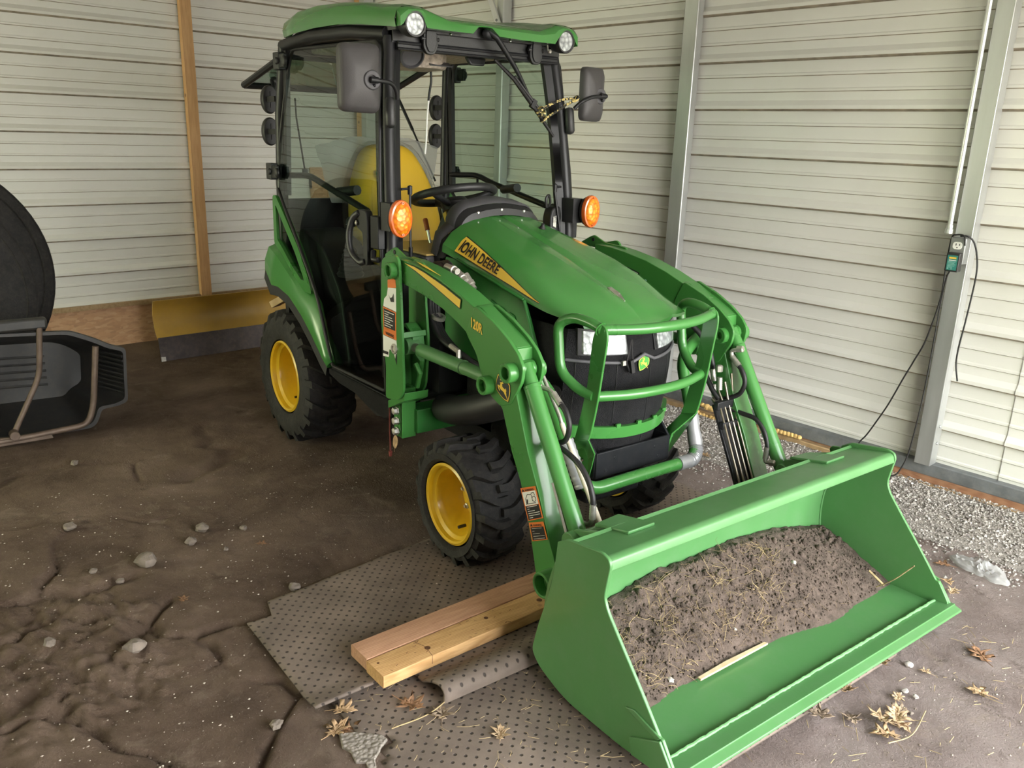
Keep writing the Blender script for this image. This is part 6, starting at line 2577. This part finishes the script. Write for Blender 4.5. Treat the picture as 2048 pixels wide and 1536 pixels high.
# ---------------------------------------------------------------- expanding foam on the base board
M['foam'] = pm('yellow_foam', (.68, .45, .17), .8, var=.2, scale=40, bump=.4, bscale=60)
random.seed(12)
for pts, n_, lab in (([(.005, .068), (.165, .070)], 11, 'smooth strip of yellow foam between sill and board, by the bucket'), ([(-.52, .105), (-.46, .095), (-.40, .085), (-.33, .075)], 12, 'lumpy yellow foam along the sill behind the arm'),
                     ([(-.50, .045), (-.44, .035), (-.36, .03), (-.29, .035), (-.275, .065)], 15, 'lumpy yellow foam under the board behind the arm')):
    b = MB()
    P = catmull([(u, z, 0) for u, z in pts], 8)
    for i in range(n_):
        p = P[int(i * (len(P) - 1) / (n_ - 1))]
        r = .013 if 'smooth' in lab else random.uniform(.010, .020)
        b.ball(WR(p.x, p.y, .085), (r * 1.25, r * random.uniform(.7, 1), r * random.uniform(.75, 1.05)), 10)
    tag(b.build('foam_strip', M['foam'], None, smooth=70, weld=False), lab, 'foam')

# ---------------------------------------------------------------- yellow grader blade behind the tractor
t = empty('grader_blade', (-3.40, -.10, 0))
tag(t, 'yellow grader blade with dark cutting edge standing before the back wall', 'blade')
b = MB()
pr = catmull([(.065, 0, .150), (.022, 0, .20), (.004, 0, .265), (.010, 0, .33), (.045, 0, .392)], 5)
rows = []
for y in (-.49, .95):
    rows.append([V(p.x - y * .094 - .02, y, p.z) for p in pr])
    rows[-1] = rows[-1] + [p - V(.012, 0, 0) for p in rows[-1][::-1]]
b.loft(rows, closed=True, caps=True)
b.build('moldboard', pm('faded_yellow_paint', (.48, .29, .05), .4, var=.12, scale=5, dust=.15, coat=.1), t, smooth=30)
b = MB()
b.slab([(.066 + .49 * .094 - .02, -.485, .152), (.066 - .95 * .094 - .02, .95, .152), (.098 - .95 * .094 - .02, .95, .0), (.098 + .49 * .094 - .02, -.485, .0)], (-.012, 0, 0))
b.k = 1
b.slab([(.0935 + .49 * .094 - .02, -.4846, .03), (.0935 + .46 * .094 - .02, -.455, .028), (.099 + .46 * .094 - .02, -.455, .0), (.099 + .49 * .094 - .02, -.4846, .0)], (.0008, 0, 0))
b.build('cutting_edge', [pm('worn_dark_steel', (.06, .048, .05), .4, .5, var=.3, scale=10, dust=.3), M['zinc']], t, smooth=20, label='dark worn cutting edge')
b = MB()
b.box(-.45, -.06, .18, .26, .18, .24)
b.box(-.46, -.38, .12, .32, .0, .30)
b.build('hitch_frame', M['black_metal'], t, bevel=.006)
# wooden offcuts on the hitch behind the rear wheel
t = empty('wood_offcut', (-1.80, -.36, 0))
b = MB()
b.obox((0, 0, .645), (.12, .06, .035), Matrix.Rotation(.5, 3, 'Z') @ Matrix.Rotation(-.5, 3, 'Y'))
b.obox((.03, .05, .615), (.10, .05, .035), Matrix.Rotation(-.2, 3, 'Z'))
bpy.data.objects.remove(t)
o = b.build('wood_offcut', wood_mat('offcut', (.42, .28, .13), (.55, .38, .2), 8, knots=False), TR, smooth=20, bevel=.003, label='pale wooden block wedged behind the rear wheel')
o.name = 'wood_wedge'
o.location = (-1.79, -.34, 0)

# ---------------------------------------------------------------- black cart tub on its side
t = empty('cart_tub', (-2.12, -1.45, 0))
tag(t, 'black plastic cart tub tipped on its side with a rusty steel frame', 'cart')
PL = pm('black_poly_tub', (.030, .030, .029), .42, var=.2, scale=6, dust=.3, dustcol=(.11, .09, .06), rvar=.08)
RP = pm('rusty_brown_tube', (.17, .125, .095), .55, .4, var=.3, scale=14, dust=.3, dustcol=(.10, .05, .03))
b = MB()
rim = round_poly([(-.62, .030), (.225, .030), (.26, .12), (.335, .125), (.385, .14), (.400, .39), (.33, .415), (.265, .455), (.16, .505), (-.62, .560)], [.0, .06, .02, .0, .02, .02, .02, .03, .03, .0], 4)
flo = round_poly([(-.62, .10), (.17, .085), (.20, .12), (.24, .14), (.26, .16), (.27, .30), (.24, .33), (.20, .36), (.14, .385), (-.62, .42)], [.0, .04, .02, .0, .02, .02, .02, .03, .03, .0], 4)
rows = []
for f, dx, ex in ((1.0, -.02, .016), (1.0, .0, .014), (1.0, .0, 0.0), (.97, -.04, 0), (.5, -.22, 0), (.12, -.38, 0), (0, -.40, 0)):
    rows.append([V(dx, q[0] + (p[0] - q[0]) * f + (ex if p[0] > 0 else 0), q[1] + (p[1] - q[1]) * f + ex * (1 if p[1] > .25 else -1)) for p, q in zip(rim, flo)])
b.loft(rows, closed=True)
b.poly(rows[-1])
tub = b.build('tub', PL, t, smooth=35)
sm = tub.modifiers.new('thickness', 'SOLIDIFY')
sm.thickness, sm.offset = .006, 1
for i in range(5):
    b = MB()
    z = .175 + i * .038
    b.tube([(-.392, -.60, z + .03), (-.392, .10, z - .012)], .006, 6)
    b.build('tub_rib', PL, t)
for i in range(9):
    b = MB()
    z = .17 + i * .024
    b.tube([(-.01, .395, z), (-.20, .31, z)], .007, 6)
    b.build('chute_rib', PL, t)
b = MB()
b.tube(fillet([(.01, .045, .555), (.0, .02, .32), (.03, -.12, .065)], .05, 4), .013, 10)
b.build('frame_tube', RP, t, smooth=50)
b = MB()
b.tube(fillet([(.012, .275, .435), (.018, .235, .14), (.022, .20, .045), (.03, -.05, .035), (.03, -.30, .03)], .06, 5), .015, 10)
b.build('frame_tube', RP, t, smooth=50)
b = MB()
b.tube([(.05, -.125, .07), (.10, -.125, .07)], .022, 12)
b.slab([(.02, -.20, .01), (.02, .04, .01), (.02, .03, .045), (.02, -.18, .05)], (.02, 0, 0))
b.build('pivot_bracket', M['green_dark'] if False else RP, t, bevel=.003)
b = MB()
b.box(-.03, .02, -.16, .08, .545, .60)
b.build('tub_handle', PL, t, bevel=.012)
b = MB()
b.tube([(.05, -.20, .10), (.25, -.36, -.0)], .02, 12)
b.build('handle_tube', RP, t)

# ---------------------------------------------------------------- large tyre behind the tub
for k, (cx, cy, R_, w_, lab) in enumerate(((-3.06, -1.84, .665, .24, 'large worn black tyre leaning against the wall, behind the cart tub'), (-2.80, -1.90, .60, .16, 'second black tyre stacked in front of the large one'))):
    b = MB()
    hw = w_ / 2
    prof = [(R_ * .60, -hw * .75), (R_ * .66, -hw * .95), (R_ * .82, -hw), (R_ * .93, -hw * .93), (R_ * .985, -hw * .78), (R_, -hw * .4), (R_, hw * .4), (R_ * .985, hw * .78), (R_ * .93, hw * .93), (R_ * .82, hw), (R_ * .66, hw * .95), (R_ * .60, hw * .75)]
    b.lathe(prof, (0, 0, 0), (1, .12, .06), 64, closed=True)
    for rr in (.985, .90):
        b.lathe([(R_ * rr - .006, hw * (.80 if rr > .95 else .97)), (R_ * rr, hw * (.84 if rr > .95 else 1.02)), (R_ * rr + .006, hw * (.78 if rr > .95 else .95))], (0, 0, 0), (1, .12, .06), 64)
    o = b.build('old_tyre', M['rubber'], None, smooth=35)
    o.location = (cx, cy, R_ + .005)
    tag(o, lab, 'tyre')

# ---------------------------------------------------------------- rope between wiper and mirror arm, cover film on the seat
M['rope'] = None
m, nt, bs = new_mat('yellow_black_braid')
N_, L_2 = nt.nodes.new, nt.links.new
tc = N_('ShaderNodeTexCoord')
vo = N_('ShaderNodeTexVoronoi')
vo.inputs['Scale'].default_value = 110
L_2(tc.outputs['Object'], vo.inputs['Vector'])
cr = N_('ShaderNodeValToRGB')
cr.color_ramp.interpolation = 'CONSTANT'
cr.color_ramp.elements[0].color = (.03, .028, .02, 1)
cr.color_ramp.elements[1].color = (.62, .50, .20, 1)
cr.color_ramp.elements[1].position = .5
L_2(vo.outputs['Color'], cr.inputs['Fac'])
L_2(cr.outputs['Color'], bs.inputs['Base Color'])
bs.inputs['Roughness'].default_value = .8
b = MB()


def braid(pts, r=.0045):
    P = catmull(pts, 8)
    for ph in (0, PI):
        b.tube([p + V(0, math.cos(i * 1.1 + ph), math.sin(i * 1.1 + ph)) * r * .6 for i, p in enumerate(P)], r * .75, 6)


braid([(-.455, .245, 1.592), (-.452, .285, 1.612), (-.452, .34, 1.632), (-.455, .39, 1.640), (-.462, .415, 1.640)])
braid([(-.455, .262, 1.556), (-.452, .29, 1.572), (-.452, .33, 1.592), (-.452, .375, 1.617), (-.452, .41, 1.632), (-.455, .43, 1.642)])
for c_, r_ in (((-.462, .240, 1.590), .017), ((-.460, .252, 1.575), .015), ((-.462, .263, 1.556), .013), ((-.458, .425, 1.640), .014)):
    b.tube([V(*c_) + V(math.cos(a_) * r_, math.sin(a_) * r_ * .7, math.sin(a_) * r_ * .7) for a_ in [2 * PI * i / 12 for i in range(12)]], .005, 6, closed=True)
tag(b.build('rope', m, None, smooth=60, weld=False), 'yellow and black braided rope tying the wiper to the mirror arm', 'rope')
# clear plastic bag left over the seat back
b = MB()


def film_pt(u, v):
    # u 0..1 round the back (right to left), v 0 top .. 1 bottom
    yc, w_ = .035, .30 - .06 * v + (.03 if abs(u - .5) > .45 else 0)
    y = yc + (u - .5) * 2 * w_
    z = 1.462 - .30 * v - .10 * max(0, (abs(u - .5) * 2 - .55)) * (1 - v) + .012 * noise.noise(V(u * 6, v * 5, 2))
    x = -1.42 + .03 * v + .05 * (1 - abs(u - .5) * 2) * .2 + .02 * noise.noise(V(u * 5, v * 4, 9))
    return V(x, y, z)


g = [[film_pt(i / 26, j / 14) for i in range(27)] for j in range(15)]
b.loft(g)
fr = [[p + V(.05 + .13 * min(1, j / 5) * (1 - abs(i / 26 - .5) * 1.5), 0, .0) for i, p in enumerate(r)] for j, r in enumerate(g)]
tag(b.build('seat_bag', M['film'], None, smooth=60), 'clear plastic bag draped behind the yellow seat back', 'bag')
b = MB()
rr = []
for a_ in sr[1:]:
    r = seat_row(a_[0] + .012, a_[1] + .012, a_[2] - .01, a_[3] + .012)
    rr.append([p + V(.004 * noise.noise(p * 22), .005 * noise.noise(p * 20 + V(4, 0, 0)), 0) for p in catmull(r, 2, closed=True)])
b.loft(rr, closed=True)
tag(b.build('seat_cover', glass('clinging_film', (.95, .95, .93), .12, 1.45), None, smooth=60), 'clear shiny plastic wrap clinging to the yellow seat back', 'cover')
b = MB()
b.tube(catmull([(-.366, -.505, .50), (-.368, -.505, .42), (-.365, -.505, .345), (-.368, -.503, .315)], 5), .003, 6)
b.lathe([(0, 0), (.006, 0), (.008, .02), (0, .022)], (-.368, -.503, .296), (0, 0, 1), 10)
tag(b.build('cord_end', pm('dull_red_cord', (.20, .04, .03), .6), None, smooth=60), 'thin red cord hanging beside the loader mast', 'cord')
# ================================================================ camera, daylight
cam = bpy.data.cameras.new('camera')
cam.sensor_width = 36.0
cam.lens = 1668.086 * 36.0 / 2048.0
cam.clip_start = .05
co = bpy.data.objects.new('camera', cam)
COL.objects.link(co)
yaw, pit, rol = (math.radians(a) for a in (142.4958, 16.6459, -1.8209))
fw = V(math.cos(yaw) * math.cos(pit), math.sin(yaw) * math.cos(pit), -math.sin(pit))
rt = V(math.sin(yaw), -math.cos(yaw), 0)
dn = fw.cross(rt)
r2 = rt * math.cos(rol) + dn * math.sin(rol)
d2 = rt * -math.sin(rol) + dn * math.cos(rol)
mw = Matrix((r2, -d2, -fw)).transposed().to_4x4()
mw.translation = V(2.28028, -1.95837, 1.49268)
co.matrix_world = mw
SC.camera = co

w = bpy.data.worlds.new('daylight')
SC.world = w
w.use_nodes = True
nt = w.node_tree
N, L = nt.nodes.new, nt.links.new
bg = nt.nodes['Background']
tc = N('ShaderNodeTexCoord')
sx = N('ShaderNodeSeparateXYZ')
L(tc.outputs['Generated'], sx.inputs[0])
cr = N('ShaderNodeValToRGB')
e = cr.color_ramp.elements
e[0].position, e[0].color = .46, (.34, .31, .27, 1)      # ground outside
e[1].position, e[1].color = .85, (.85, .93, 1.0, 1)      # bright overcast sky
for p, c in ((.505, (.72, .72, .66, 1)), (.56, (1.0, .99, .95, 1))):
    n = e.new(p)
    n.color = c
mr = N('ShaderNodeMapRange')
mr.inputs['From Min'].default_value = -1
mr.inputs['From Max'].default_value = 1
L(sx.outputs['Z'], mr.inputs['Value'])
L(mr.outputs['Result'], cr.inputs['Fac'])
# trees stand to the left of the shed
ng = N('ShaderNodeMapRange')
ng.inputs['From Min'].default_value = -.25
ng.inputs['From Max'].default_value = -.75
ng.interpolation_type = 'SMOOTHSTEP'
L(sx.outputs['Y'], ng.inputs['Value'])
mg = N('ShaderNodeMix')
mg.data_type = 'RGBA'
L(ng.outputs['Result'], mg.inputs[0])
L(cr.outputs['Color'], mg.inputs[6])
mg.inputs[7].default_value = (.62, .65, .42, 1)
L(mg.outputs[2], bg.inputs['Color'])
bg.inputs['Strength'].default_value = 19.5

SC.view_settings.view_transform = 'Standard'
SC.view_settings.look = 'None'
SC.view_settings.exposure = 0.0
SC.view_settings.gamma = 1.0
SC.view_settings.use_curve_mapping = False
SC.cycles.max_bounces = 6
SC.cycles.diffuse_bounces = 4
SC.cycles.glossy_bounces = 3
SC.cycles.transparent_max_bounces = 12
SC.cycles.use_denoising = True
SC.cycles.caustics_reflective = False
SC.cycles.caustics_refractive = False
